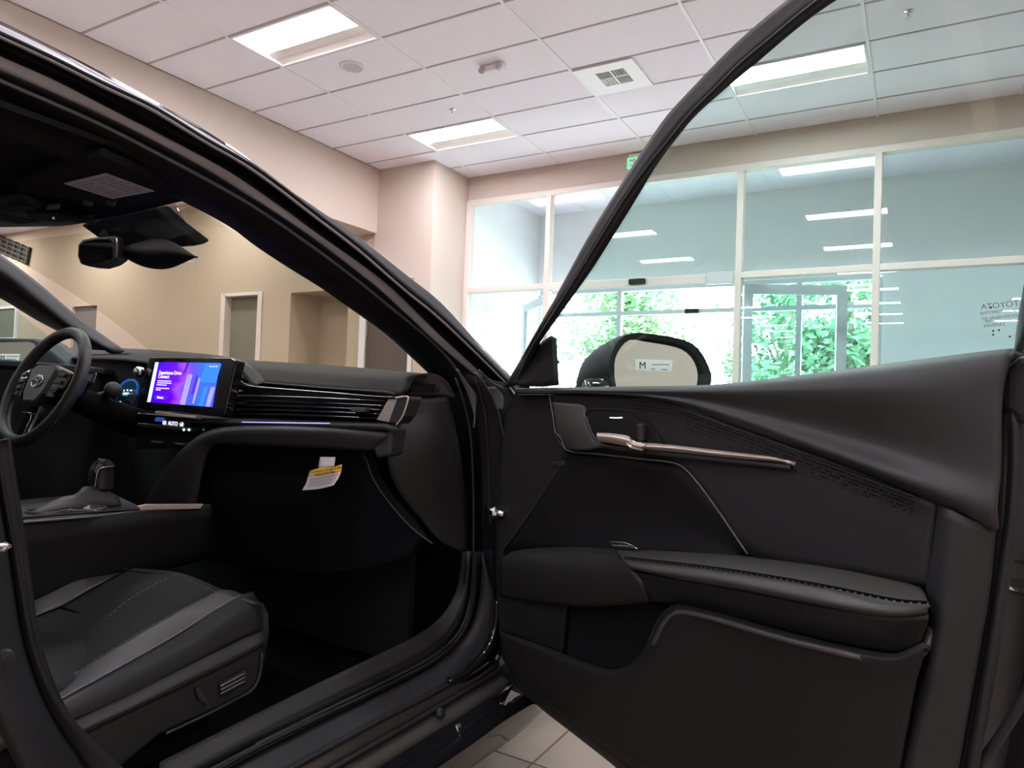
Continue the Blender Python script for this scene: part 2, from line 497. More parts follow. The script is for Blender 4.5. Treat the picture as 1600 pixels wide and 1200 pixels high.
wall('wall_alcove', [(D2[0] - 0.15, D2[0], Y_C + 0.15, Y_C + 0.6, 0, zd + 0.3), (D2[1], D2[1] + 0.15, Y_C + 0.15, Y_C + 0.6, 0, zd + 0.3),
                     (D2[0], D2[1], Y_C + 0.6, Y_C + 0.7, 0, zd + 0.3), (D2[0], D2[1], Y_C + 0.15, Y_C + 0.6, zd + 0.02, zd + 0.3)], 'wall_tan', 'shallow alcove behind the wide opening in the tan wall')
wall('wall_office', [(XL2, -5.6, Y_C + 1.7, Y_C + 1.8, 0, zt), (XL2 - 0.15, XL2, Y_C + 0.15, Y_C + 1.8, 0, zt), (XL2, -5.6, Y_C + 0.15, Y_C + 1.8, zt - 0.2, zt),  # unseen back, side and top added to shut out stray sky light
                     (D1[0] - 0.7, D1[0] - 0.6, Y_C + 0.15, Y_C + 1.7, 0, zt)], 'office_dark', 'dim olive room behind the narrow doorway, closed by added unseen walls')
wall('wall_far', [(XL2 - 0.15, XL2, YB, Y_C + 0.15, 0, zt)], 'wall_tan', 'tan far wall beyond the driver side of the car')
wall('wall_right', [(XR, XR + 0.15, YB, 10.3, 0, zt)], 'wall_beige', 'beige right wall of the showroom')
wall('wall_back', [(XL2, XR, YB - 0.15, YB, 0, zt)], 'wall_beige', 'beige wall behind the camera')
wall('wall_storefront', [(-5.44, XR, Y_S, Y_S + 0.12, CZ + 2.72, zt), (2.35, XR, Y_S, Y_S + 0.12, 0, CZ + 2.72)], 'wall_beige', 'beige band of wall above the storefront glass')
# door casings and leaves in the end wall
def casing(name, d, material):
    b = B()
    for x in d: rbox(b, x - 0.05, x + 0.05, Y_C - 0.02, Y_C + 0.16, 0, zd + 0.05)
    rbox(b, d[0], d[1], Y_C - 0.02, Y_C + 0.16, zd - 0.0, zd + 0.05)
    return b.build(name, material, kind='structure', bevel=0.004)
t1 = casing('trim_1', D1, 'frame_beige'); t1['label'] = 'pale metal casing of the narrow office doorway'
t3 = casing('trim_2', (D3[0] - 0.05, D3[1]), 'white_plastic'); t3['label'] = 'pale casing around the brown door'
b = B(); rbox(b, D3[0], D3[1], Y_C + 0.03, Y_C + 0.08, 0.01, zd)
d1 = b.build('door_1', 'door_brown', kind='structure', label='dark brown textured door near the corner pier')
robj('hinge', D3[0] - 0.02, D3[0] + 0.03, Y_C + 0.005, Y_C + 0.03, CZ + 0.78, CZ + 0.9, 'satin_silver', d1)
b = B(); rbox(b, D4[0], D4[1], Y_C + 0.05, Y_C + 0.1, 0.01, zd)
b.build('door_5', 'door_grey', kind='structure', label='grey brown door at the far left of the tan wall')
b = B(); rbox(b, D1[0] + 0.06, D1[1] - 0.06, Y_C + 0.1, Y_C + 0.14, 0.01, zd - 0.01)
b.build('door_2', 'office_dark', kind='structure', label='olive grey door in the narrow doorway')
# small window far left
b = B(); rbox(b, -16.5, -15.75, Y_C - 0.03, Y_C + 0.0, CZ + 0.9, CZ + 1.5)
w3 = b.build('window_3', 'office_dark', kind='structure', label='small olive office window at the far left')
for z0 in (CZ + 0.86, CZ + 1.5): robj('window_rail', -16.55, -15.7, Y_C - 0.05, Y_C, z0, z0 + 0.05, 'white_plastic', w3)
for x0 in (-16.55, -15.75): robj('window_stile', x0, x0 + 0.05, Y_C - 0.05, Y_C, CZ + 0.91, CZ + 1.5, 'white_plastic', w3)

# ---- storefront
b = B(); FR = 0.06
zh, zr = CZ + 2.66, CZ + 1.45
vm = [-5.41, -4.17, -1.76, -0.39, 0.97, 2.32]
rbox(b, vm[0] - 0.03, vm[-1] + 0.03, Y_S - 0.03, Y_S + 0.09, zh, zh + 0.07)
win1 = b.build('window_1', 'frame_beige', kind='structure', bevel=0.004, label='tall glass storefront wall with beige metal frame')
for x in vm:
    robj('mullion', x - 0.035, x + 0.035, Y_S - 0.03, Y_S + 0.09, 0, zh, 'frame_beige', win1, bevel=0.004)
for k in range(len(vm) - 1):
    robj('transom', vm[k] + 0.035, vm[k + 1] - 0.035, Y_S - 0.03, Y_S + 0.09, zr, zr + 0.07, 'frame_beige', win1, bevel=0.004)
    robj('pane', vm[k] + 0.03, vm[k + 1] - 0.03, Y_S + 0.025, Y_S + 0.035, zr + 0.06, zh + 0.01, 'pane_clear', win1)
    if k in (0, 2, 3, 4):
        if k != 2 and k != 0:
            robj('pane', vm[k] + 0.03, vm[k + 1] - 0.03, Y_S + 0.025, Y_S + 0.035, 0.08, zr + 0.01, 'pane_vestibule', win1)
        else:
            robj('pane', vm[k] + 0.03, vm[k + 1] - 0.03, Y_S - 0.01, Y_S - 0.002, 0.08, zr + 0.01, 'pane_vestibule', win1)
        robj('bottom_rail', vm[k] + 0.035, vm[k + 1] - 0.035, Y_S - 0.03, Y_S + 0.09, 0, 0.08, 'frame_beige', win1)
robj('door_header', vm[1] + 0.035, vm[2] - 0.035, Y_S - 0.05, Y_S - 0.031, zr - 0.03, zr + 0.06, 'frame_beige', win1, bevel=0.003)
robj('header_sensor', -3.02, -2.82, Y_S - 0.11, Y_S - 0.05, zr - 0.02, zr + 0.05, 'trim_black', win1, bevel=0.01)
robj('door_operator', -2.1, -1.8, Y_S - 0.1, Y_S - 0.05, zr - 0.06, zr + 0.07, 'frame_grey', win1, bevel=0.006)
def leaf(name, a, c, label):
    a = Vector((*a, 0)); c = Vector((*c, 0)); L = (c - a).length; ang = math.atan2(c.y - a.y, c.x - a.x)
    Mx = RR @ Matrix.Translation(a) @ Matrix.Rotation(ang, 4, 'Z')
    zt_ = CZ + 1.41
    b = B()
    for (x0, x1, z0, z1) in ((0, 0.1, 0.02, zt_), (L - 0.11, L, 0.02, zt_), (0.1, L - 0.11, zt_ - 0.11, zt_), (0.1, L - 0.11, 0.02, 0.25)):
        b.box(None, (x1 - x0, 0.045, z1 - z0), M=Mx @ Matrix.Translation(((x0 + x1) / 2, 0, (z0 + z1) / 2)))
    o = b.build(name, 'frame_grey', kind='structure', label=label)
    b = B(); b.box(None, (L - 0.2, 0.008, zt_ - 0.36), M=Mx @ Matrix.Translation((L / 2, 0, (0.25 + zt_ - 0.11) / 2)))
    b.build('pane', 'pane_vestibule', o)
leaf('door_3', (-1.73, Y_S + 0.16), (-0.70, Y_S + 0.58), 'open glass door leaf right of the entrance bay')
leaf('door_4', (-4.2, Y_S + 0.16), (-5.05, Y_S + 1.0), 'open glass door leaf left of the entrance bay')
# ---- vestibule
YV = 10.2
wall('wall_vestibule', [(-5.6, -5.45, Y_S + 0.12, YV, 0, zt), (2.32, 2.45, Y_S + 0.12, YV, 0, zt), (-5.6, 2.45, YV, YV + 0.2, CZ + 1.80, zt), (-0.42, 2.45, YV, YV + 0.2, 0, CZ + 1.80),
                        ], 'vestibule_wall', 'grey beige vestibule walls behind the storefront glass')
b = B(); rbox(b, -5.6, 2.45, Y_S + 0.12, YV + 0.2, CEIL, CEIL + 0.2)
vc = b.build('ceiling_vestibule', 'ceiling_tile', kind='structure', label='white vestibule ceiling behind the storefront glass')
for x in (-4.6, -3.2, -1.8, -0.4, 1.0): robj('ceiling_tee', x - 0.012, x + 0.012, Y_S + 0.12, YV, CEIL - 0.004, CEIL, 'tee_white', vc)
b = B()
zt2 = CZ + 1.37
vm2 = [-5.41, -4.02, -2.25, -1.42, -0.45]
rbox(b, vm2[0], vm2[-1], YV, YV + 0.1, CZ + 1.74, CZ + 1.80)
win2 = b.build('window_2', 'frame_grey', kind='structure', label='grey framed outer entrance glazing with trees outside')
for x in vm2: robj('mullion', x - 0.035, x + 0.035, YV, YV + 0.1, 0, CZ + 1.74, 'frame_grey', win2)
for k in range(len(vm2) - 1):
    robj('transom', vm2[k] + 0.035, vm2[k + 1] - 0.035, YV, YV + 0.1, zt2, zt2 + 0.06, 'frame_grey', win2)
    robj('pane', vm2[k] + 0.03, vm2[k + 1] - 0.03, YV + 0.045, YV + 0.055, zt2 + 0.05, CZ + 1.75, 'pane_vestibule', win2)
    if k != 1:
        robj('pane', vm2[k] + 0.03, vm2[k + 1] - 0.03, YV + 0.045, YV + 0.055, 0.05, zt2 + 0.01, 'pane_vestibule', win2)
robj('header_sensor', -2.98, -2.78, YV - 0.06, YV, zt2 - 0.01, zt2 + 0.06, 'trim_black', win2, bevel=0.01)

# ---- ceiling lights
def troffer(ci, ry, label, group=None, x0=None):
    if x0 is None: x0, x1 = cols[ci] + 0.014, cols[ci + 1] - 0.014
    else: x1 = x0 + 1.18
    y0, y1 = ry + 0.011, ry + 0.6
    root = empty('ceiling_light', RW((x0 + x1) / 2, (y0 + y1) / 2, CEIL), label, 'ceiling light', group)
    dz = 0.022
    b = B()
    for (a0, a1, c0, c1) in ((x0, x1, y0, y0 + 0.02), (x0, x1, y1 - 0.02, y1), (x0, x0 + 0.02, y0 + 0.02, y1 - 0.02), (x1 - 0.02, x1, y0 + 0.02, y1 - 0.02)):
        rbox(b, a0, a1, c0, c1, CEIL - 0.006, CEIL + 0.02)
    b.build('frame', 'white_plastic', root)
    b = B()   # sloping reflectors and end plates
    ym0, ym1 = y0 + 0.07, y1 - 0.21
    def quad(p): b.bm.faces.new([b.bm.verts.new(RW(*q)) for q in p])
    zc, zd_ = CEIL + 0.004, CEIL + dz
    quad(((x0 + .02, y0 + .02, zc), (x1 - .02, y0 + .02, zc), (x1 - .02, ym0, zd_), (x0 + .02, ym0, zd_)))
    yk = y1 - 0.09
    quad(((x0 + .02, y1 - .02, zc), (x1 - .02, y1 - .02, zc), (x1 - .02, yk, zc + 0.02), (x0 + .02, yk, zc + 0.02)))
    quad(((x0 + .02, yk, zc + 0.02), (x1 - .02, yk, zc + 0.02), (x1 - .02, ym1, zd_), (x0 + .02, ym1, zd_)))
    for xx in (x0 + .02, x1 - .02):
        quad(((xx, y0 + .02, zc), (xx, y1 - .02, zc), (xx, yk, zc + 0.02), (xx, ym1, zd_), (xx, ym0, zd_)))
    b.build('reflector', 'reflector_white', root, solid=0.004)
    b = B(); rbox(b, x0 + 0.022, x1 - 0.022, ym0, ym1, zd_, zd_ + 0.01); b.build('lens', 'lamp_lens', root)
    return root
RY = lambda k: k * H
troffer(1, RY(1.29), 'large lit fluorescent ceiling light above the roof rail of the car')
troffer(1, RY(2.09), 'lit fluorescent ceiling light nearest the beige corner pier')
troffer(4, RY(2.09), 'lit fluorescent ceiling light seen through the open door window')
G = 'ceiling lights out of frame'
lab = 'lit fluorescent ceiling light beyond the top edge of the picture'
for ci, r in ((4, 1.29), (7, 1.29), (7, 2.09), (1, 0.49), (4, 0.49), (7, 0.49)): troffer(ci, RY(r), lab, G)
def slab_light(x0, y0):
    """surface-mounted version for the untiled part of the ceiling"""
    root = empty('ceiling_light', RW(x0 + 0.6, y0 + 0.3, CEIL), lab, 'ceiling light', G)
    b = B(); rbox(b, x0, x0 + 1.2, y0, y0 + 0.6, CEIL - 0.03, CEIL); b.build('frame', 'white_plastic', root, bevel=0.004)
    b = B(); rbox(b, x0 + 0.04, x0 + 1.16, y0 + 0.14, y0 + 0.42, CEIL - 0.034, CEIL - 0.03); b.build('lens', 'lamp_lens', root)
for r in (-0.31, -1.11, -1.91, -2.71, -3.51):
    for ci in (1, 4, 7): slab_light(cols[ci] + 0.01, RY(r))
for x0 in (-9.6, -13.2, -16.6):  # unseen lights added to brighten the area behind the bulkhead
    for r in (2.0, 1.2, -0.2, -1.8): slab_light(x0, RY(r))

# ---- small ceiling fittings
def fit(name, x, y, label, cat): return empty(name, RW(x, y, CEIL), label, cat)
def ceil_at(px, py):
    d = RR.inverted().to_3x3() @ ray(px, py); return d.x / d.z * H, d.y / d.z * H
x, y = ceil_at(551, 105); r = fit('ceiling_speaker', x, y, 'round white speaker set flush in the ceiling tile', 'speaker')
b = B(); b.lathe(RW(x, y, CEIL - 0.008), [(0.0, 0), (0.105, 0.0), (0.115, 0.004), (0.115, 0.016)], 32); b.build('rim', 'white_plastic', r, smooth=False)
b = B(); b.lathe(RW(x, y, CEIL - 0.010), [(0.0, 0), (0.09, 0.0), (0.09, 0.004)], 32); b.build('grille', 'speaker_grey', r)
x, y = ceil_at(771, 104); r = fit('emergency_light', x, y, 'small white box with lamp heads on the ceiling', 'emergency light')
b = B(); rbox(b, x - 0.12, x + 0.12, y - 0.05, y + 0.05, CEIL - 0.055, CEIL + 0.004); b.build('body', 'white_plastic', r, bevel=0.012)
for s in (-1, 1):
    b = B(); b.lathe(RW(x + s * 0.09, y - 0.06, CEIL - 0.045), [(0, -0.012), (0.026, -0.012), (0.03, 0.012), (0.0, 0.016)], 16, axis=RR.to_3x3() @ Vector((0, 1, 0.4))); b.build('lamp_head', 'speaker_grey', r, smooth=True)
def sprinkler(px, py, label):
    x, y = ceil_at(px, py); r = fit('sprinkler_head', x, y, label, 'sprinkler')
    b = B(); b.lathe(RW(x, y, CEIL + 0.006), [(0.036, 0), (0.034, -0.006), (0.012, -0.008)], 20); b.build('escutcheon', 'chrome', r, smooth=True)
    b = B(); b.lathe(RW(x, y, CEIL), [(0.012, 0), (0.012, -0.02), (0.007, -0.025), (0.007, -0.05)], 12); b.build('stem', 'chrome', r, smooth=True)
    b = B(); b.lathe(RW(x, y, CEIL - 0.05), [(0.005, 0), (0.028, -0.002), (0.028, -0.005), (0, -0.006)], 16); b.build('deflector', 'chrome', r)
sprinkler(707, 172, 'small sprinkler head on the ceiling above the corner light')
sprinkler(1420, 18, 'chrome sprinkler head seen through the door window')
# air diffuser
x0, y0 = cols[3] + 0.014, 1.89 * H + 0.012
r = fit('air_diffuser', x0 + 0.29, y0 + 0.29, 'square white ceiling air diffuser with dark louvred centre', 'air vent')
b = B(); w = 0.575
for (a0, a1, c0, c1) in ((0, w, 0, 0.13), (0, w, w - 0.16, w), (0, 0.17, 0.13, w - 0.16), (w - 0.13, w, 0.13, w - 0.16)):
    rbox(b, x0 + a0, x0 + a1, y0 + c0, y0 + c1, CEIL - 0.012, CEIL + 0.005)
b.build('face_plate', 'white_plastic', r)
b = B(); rbox(b, x0 + 0.16, x0 + w - 0.12, y0 + 0.12, y0 + w - 0.15, CEIL + 0.04, CEIL + 0.06); b.build('back_plate', 'vent_dark', r)
gx0, gx1, gy0, gy1 = x0 + 0.17, x0 + w - 0.13, y0 + 0.13, y0 + w - 0.16
xm, ym = (gx0 + gx1) / 2, (gy0 + gy1) / 2
for q, (a0, a1, c0, c1) in enumerate(((gx0, xm, gy0, ym), (xm, gx1, gy0, ym), (gx0, xm, ym, gy1), (xm, gx1, ym, gy1))):
    for k in range(6):
        b = B()
        if q in (1, 2):
            xx = a0 + (k + 0.5) * (a1 - a0) / 6; rbox(b, xx - 0.004, xx + 0.004, c0 + 0.003, c1 - 0.003, CEIL - 0.008, CEIL + 0.03)
        else:
            yy = c0 + (k + 0.5) * (c1 - c0) / 6; rbox(b, a0 + 0.003, a1 - 0.003, yy - 0.004, yy + 0.004, CEIL - 0.008, CEIL + 0.03)
        b.build('louvre', 'speaker_grey' if q != 2 else 'white_plastic', r)
b = B(); rbox(b, xm - 0.006, xm + 0.006, gy0, gy1, CEIL - 0.01, CEIL + 0.03); rbox(b, gx0, gx1, ym - 0.006, ym + 0.006, CEIL - 0.01, CEIL + 0.03); b.build('cross_bar', 'white_plastic', r)
# exit sign on the storefront band
sx = -2.92
r = empty('exit_sign', RW(sx, Y_S, CZ + 2.82), 'white exit sign with green letters above the storefront', 'exit sign')
b = B(); rbox(b, sx - 0.17, sx + 0.17, Y_S - 0.05, Y_S, CZ + 2.79, CZ + 3.03); b.build('housing', 'white_plastic', r, bevel=0.006)
Mx = RR @ Matrix.Translation((sx + 0.0, Y_S - 0.0505, CZ + 2.91)) @ Matrix.Rotation(math.pi / 2, 4, 'X')
text_mesh('lettering', 'EXIT', 0.19, Mx, 'exit_green', r, 0.001)
# windshield reflection, built as a dark louvred shape on the tan wall
Mg = RR @ Matrix.Translation((-16.05, Y_C - 0.02, CZ + 2.72)) @ Matrix.Rotation(math.radians(16), 4, 'Y')
r = empty('reflected_grille', (Mg @ Vector((0, 0, 0))), 'dark louvred shape high on the tan wall standing in for a windshield reflection', 'air vent')
b = B(); b.box(None, (1.45, 0.03, 0.34), M=Mg); b.build('backing', 'trim_black', r)
for k in range(6):
    b = B(); b.box(None, (0.03, 0.05, 0.36), M=Mg @ Matrix.Translation((-0.7 + k * 0.28, -0.02, 0))); b.build('bar', 'grille_dark', r)
for k in range(4):
    b = B(); b.box(None, (1.45, 0.04, 0.02), M=Mg @ Matrix.Translation((0, -0.02, -0.14 + k * 0.09))); b.build('louvre', 'grille_dark', r)

# ---- outside: paving and trees
b = B(); rbox(b, -30, 25, YV + 0.2, 60, -0.3, -0.02)
b.build('ground_outside', 'concrete', kind='structure', label='pale paving outside the entrance')
rnd = random.Random(4)
def tree(x, y, h, rad, label, material, leaves=4200, sz=0.19):
    root = empty('tree', RW(x, y, 0), label, 'tree', 'trees outside the entrance')
    b = B(); b.tube([RW(x, y, -0.02), RW(x + 0.05, y, h * 0.35), RW(x - 0.08, y + 0.1, h * 0.7)], [0.14, 0.1, 0.04], 8)
    for k in range(6):
        a = rnd.uniform(0, 6.28); z0 = h * rnd.uniform(0.25, 0.5)
        b.tube([RW(x, y, z0), RW(x + math.cos(a) * rad * 0.5, y + math.sin(a) * rad * 0.5, z0 + h * 0.2), RW(x + math.cos(a) * rad * 0.8, y + math.sin(a) * rad * 0.8, z0 + h * 0.3)], [0.05, 0.035, 0.015], 6)
    b.build('trunk', 'bark', root, smooth=True)
    vs, fs = [], []
    clumps = [(rnd.gauss(0, 0.45) * rad, rnd.gauss(0, 0.45) * rad, h * rnd.uniform(0.22, 1.0)) for _ in range(38)]
    for k in range(leaves):
        c = clumps[k % len(clumps)]
        p = Vector((x + c[0] + rnd.gauss(0, 0.28), y + c[1] + rnd.gauss(0, 0.28), c[2] + rnd.gauss(0, 0.22)))
        u = Vector((rnd.gauss(0, 1), rnd.gauss(0, 1), rnd.gauss(0, 0.6))).normalized(); v = u.orthogonal().normalized()
        q = RW(*p); s = sz * rnd.uniform(0.6, 1.3); i = len(vs)
        vs += [q - u * s * 0.5, q + v * s * 0.28, q + u * s * 0.5, q - v * s * 0.28]; fs.append((i, i + 1, i + 2, i + 3))
    me = bpy.data.meshes.new('foliage'); me.from_pydata(vs, [], fs); me.materials.append(MATS[material])
    link(bpy.data.objects.new('foliage', me), root, kind='stuff')
tree(-1.1, 14.6, 4.6, 1.4, 'green leafy tree outside behind the open door leaf', 'leaf_green', 5200)
tree(-6.0, 16.2, 4.4, 1.3, 'pale leafy tree outside, left of the outer door', 'leaf_pale')
tree(-3.3, 21.5, 5.2, 1.6, 'green tree farther out behind the entrance bay', 'leaf_green')
tree(1.8, 20.5, 5.4, 1.7, 'pale green tree outside at the right of the entrance', 'leaf_pale')
tree(-9.0, 22.5, 4.8, 1.5, 'distant tree outside at the far left of the glazing', 'leaf_pale')
# ================================================================== THE CAR
car = empty('car', (-1.80, 0.3, 0), 'black sedan with open passenger door and dark interior, seen into the front cabin', 'car')
def part(name):
    """an Empty part of the car that carries sub-parts"""
    o = bpy.data.objects.new(name, None); o.empty_display_size = 0.05
    return link(o, car)
def P3(pts): return [Vector(p) for p in pts]

# ---- A-pillar and roof rail, band by band from the outside in
O_ = [(-160, -40), (-60, 4), (0, 33), (80, 72), (160, 113), (240, 157), (320, 203), (400, 256), (500, 333), (560, 381), (640, 447), (706, 501), (765, 554), (800, 592), (815, 610)]
P1_ = [(-160, -33), (-60, 10), (0, 38), (80, 77), (160, 121), (240, 163), (320, 208), (400, 260), (500, 337), (560, 385), (640, 451), (706, 506), (765, 560), (800, 598), (813, 614)]
P2_ = [(-160, -18), (-60, 27), (0, 55), (80, 92), (160, 132), (240, 170), (320, 219), (400, 266), (500, 342), (565, 392), (630, 449), (682, 491), (737, 543), (792, 598), (806, 616)]
P3_ = [(-160, 20), (-60, 60), (0, 88), (80, 123), (160, 164), (248, 209), (320, 247), (370, 276), (447, 329), (500, 368), (560, 410), (612, 450), (682, 519), (744, 576), (775, 610)]
P4_ = [(-160, 42), (-60, 82), (0, 109), (70, 139), (160, 180), (220, 209), (320, 263), (382, 302), (426, 329), (500, 380), (560, 426), (600, 458), (682, 535), (739, 584), (765, 612)]
P5_ = [(-160, 58), (-60, 98), (0, 126), (70, 156), (160, 196), (250, 242), (320, 279), (400, 325), (500, 394), (570, 447), (600, 472), (650, 512), (688, 546), (713, 576), (730, 606)]
P6_ = [(-160, 110), (-60, 150), (0, 180), (100, 228), (200, 276), (281, 313), (355, 352), (400, 385), (450, 418), (500, 449), (550, 484), (600, 520), (640, 556), (672, 586), (700, 610)]
SX = lambda a, c: ('X', [a, (a * 2 + c) / 3, (a + 2 * c) / 3, c])
pil = part('roof_rail')
NP = 48
loft('roof_edge', [(O_, SX(-1.215, -0.985)), (P1_, SX(-1.20, -0.975))], 'paint_black', pil, NP, 3, 0.006, smooth='index')
loft('outer_molding', [(P1_, SX(-1.20, -0.975)), (P2_, SX(-1.185, -0.965))], 'molding_grey', pil, NP, 3, 0.006, smooth='index')
loft('seal_channel', [(P2_, SX(-1.185, -0.965)), ([(x, (y + y2) / 2) for (x, y), (x2, y2) in zip(P2_, P3_)], SX(-1.23, -1.02)), (P3_, SX(-1.215, -1.02))], 'trim_dark', pil, NP, 4, 0.006, smooth='index')
loft('door_flange', [(P3_, SX(-1.215, -1.02)), (P4_, SX(-1.225, -1.03))], 'flange_light', pil, NP, 3, 0.004, smooth='index')
loft('inner_seal', [(P4_, SX(-1.225, -1.03)), (P5_, SX(-1.245, -1.06))], 'rubber', pil, NP, 3, 0.004, smooth='index')
pipe('seal_lip', P5_, SX(-1.24, -1.055), 0.0035, 'flange_grey', pil, NP)
loft('pillar_trim', [(P5_, SX(-1.245, -1.06)), ([((x + x2) / 2, (y + y2) / 2) for (x, y), (x2, y2) in zip(P5_, P6_)], SX(-1.27, -1.10)), (P6_, SX(-1.36, -1.20))], 'trim_dark', pil, NP, 4, 0.006, smooth='index')
# roof skin, from the rail across to the far side
Oc = crv(O_, SX(-1.215, -0.985), NP)
b = B(); rows = []
for k in range(9):
    t = k / 8; row = []
    for p in Oc:
        if p.y > 0.95: q = Vector((p.x, p.y, p.z))
        xx = p.x + (-3.6 - 2 * p.x) * t
        row.append(Vector((xx, p.y, p.z + 0.05 * math.sin(math.pi * t))))
    rows.append([q for q in row if q.y < 0.80])
b.grid(rows)
roof = part('roof')
b.build('roof_skin', 'paint_black', roof, smooth=True, solid=0.004)
b = B(); b.poly([(-1.22, 0.3, 1.44), (-2.38, 0.3, 1.44), (-2.38, -1.5, 1.42), (-1.22, -1.5, 1.42)], (0, 0, 0.02)); b.build('rear_roof', 'paint_black', roof)
# headliner: from the header above the windshield to the rear
HD = [(-150, 352), (0, 353), (90, 352), (170, 340), (245, 324), (285, 314), (300, 312)]
hd = crv(HD, ('Z', [1.30, 1.30, 1.30, 1.305, 1.305]), 20)
b = B()
b.grid([[p for p in hd], [p + Vector((0, -0.06, 0.03)) for p in hd], [Vector((p.x * 0.9 - 0.18, p.y * 0.5 + 0.1, 1.385)) for p in hd], [Vector((p.x * 0.9 - 0.18, -0.4, 1.40)) for p in hd], [Vector((p.x * 0.9 - 0.18, -1.5, 1.39)) for p in hd]])
b.build('headliner', 'headliner', roof, smooth=True, solid=0.01)
b = B(); b.poly([(-1.24, 0.9, 1.30), (-1.24, -1.5, 1.36), (-1.24, -1.5, 1.42), (-1.24, 0.45, 1.42)], (-0.03, 0, 0)); b.build('side_liner', 'headliner', roof)
b = B(); b.poly([(-1.2, 0.80, 1.325), (-2.6, 0.80, 1.325), (-2.6, -1.5, 1.405), (-1.2, -1.5, 1.405)], (0, 0, 0.01)); b.build('roof_lining', 'headliner', roof)
pipe('grab_handle', [(67, 232), (85, 229), (108, 238), (106, 243)], ('X', -1.27), 0.006, 'trim_black', roof, 12)

# ---- passenger sun visor with its printed warning panel
vis = part('sun_visor')
plate('visor_panel', [(20, 300), (60, 270), (160, 246), (300, 304), (286, 310), (205, 324), (135, 316)], ('Z', 1.305), (0, 0, 0.018), 'headliner', vis, bevel=0.006)
LB = [(99, 287), (165, 271), (241, 299), (176, 311)]
plate('warning_label', LB, ('Z', 1.303), (0, 0, 0.001), 'visor_label', vis, label='grey printed warning panel on the visor')
a, bb, c, d = [at(x, y, ('Z', 1.3025)) for x, y in LB]
b = B()
for k in range(9):
    t = 0.12 + k * 0.095
    for (u0, u1) in ((0.06, 0.46), (0.52, 0.94)):
        p = a.lerp(d, t); q = bb.lerp(c, t)
        r0 = p.lerp(q, u0); r1 = p.lerp(q, u1 - (0.1 if k % 3 == 2 else 0))
        w = (d - a).normalized() * 0.0022
        b.poly([r0, r1, r1 + w, r0 + w], (0, 0, 0.0005))
b.build('printed_lines', 'ink_grey', vis)
for px in ((137, 316), (173, 316)):
    b = B(); b.lathe(at(*px, ('Z', 1.302)), [(0, -0.006), (0.008, -0.006), (0.01, 0.004)], 12); b.build('visor_clip', 'trim_soft', vis, smooth=True)
# ---- overhead console
oc = part('overhead_console')
loft('console_shell', [([(-120, 318), (0, 306), (40, 305), (75, 318), (150, 341)], ('Z', 1.318)), ([(-120, 335), (0, 330), (40, 330), (80, 338), (148, 343)], ('Z', 1.292)), ([(-120, 356), (0, 355), (60, 354), (100, 353), (140, 347)], ('Z', 1.295))], 'trim_soft', oc, 20, 4, 0.012)
plate('lamp_lens', [(8, 325), (48, 321), (56, 326), (22, 331)], ('Z', 1.291), (0, 0, 0.004), 'trim_dark', oc)
plate('reading_lamp', [(40, 333), (78, 333), (120, 341), (90, 347), (50, 343)], ('Z', 1.289), (0, 0, 0.004), 'trim_dark', oc)
plate('call_button', [(76, 322), (95, 321), (92, 327), (73, 328)], ('Z', 1.291), (0, 0, 0.004), 'button_violet', oc)
b = B(); b.lathe(at(83, 341, ('Z', 1.287)), [(0, -0.003), (0.003, -0.003), (0.004, 0.002)], 10); b.build('microphone', 'satin_silver', oc)
plate('switch_row', [(0, 336), (30, 340), (60, 347), (30, 350), (0, 345)], ('Z', 1.288), (0, 0, 0.004), 'trim_dark', oc)
# ---- rear-view mirror and camera housing
rm = part('rear_view_mirror')
MV = Vector((0.02, 0.035, 0))
plate('mirror_shell', [(121, 382), (128, 374), (150, 370), (182, 368), (186, 376), (184, 404), (172, 412), (155, 417), (138, 416), (124, 412), (120, 400)], ('P', (-1.85, 0.93, 1.27), (0.55, -0.83, 0)), (-0.03, 0.045, 0.004), 'trim_black', rm, bevel=0.006)
plate('mirror_glass', [(124, 384), (131, 378), (152, 374), (172, 373), (176, 378), (176, 402), (165, 408), (150, 411), (136, 411), (127, 408), (123, 398)], ('P', (-1.849, 0.9285, 1.27), (0.55, -0.83, 0)), (-0.002, 0.002, 0), 'mirror', rm)
pipe('shell_edge', [(183, 372), (182, 404)], ('P', (-1.848, 0.928, 1.27), (0.55, -0.83, 0)), 0.0015, 'satin_silver', rm, 6)
b = B(); b.tube([at(165, 372, ('Y', 0.97)), at(180, 350, ('Y', 0.99)), at(190, 335, ('Y', 1.0))], [0.016, 0.02, 0.026], 10); b.build('stem', 'trim_black', rm, smooth=True)
sh = part('sensor_housing')
plate('upper_cover', [(125, 352), (160, 340), (242, 324), (270, 350), (309, 380), (300, 385), (285, 386), (240, 378), (190, 388), (150, 370)], ('P', (-1.78, 1.0, 1.3), (0.35, -0.85, -0.3)), (-0.02, 0.05, 0.02), 'carpet', sh, bevel=0.006)
loft('lower_cover', [([(186, 376), (225, 372), (265, 376), (307, 401)], ('Y', 1.02)), ([(186, 390), (230, 392), (270, 394), (307, 401.5)], ('Y', [0.985, 0.985, 1.02])), ([(187, 399), (225, 417), (262, 420), (307, 402)], ('Y', 1.02))], 'trim_dark', sh, 18, 4, 0.005)
plate('shade_band', [(241, 324), (272, 317), (279, 330), (310, 381)], ('P', (-1.78, 1.04, 1.3), (0.35, -0.85, -0.3)), (-0.001, 0.003, 0.001), 'windshield_band', sh)

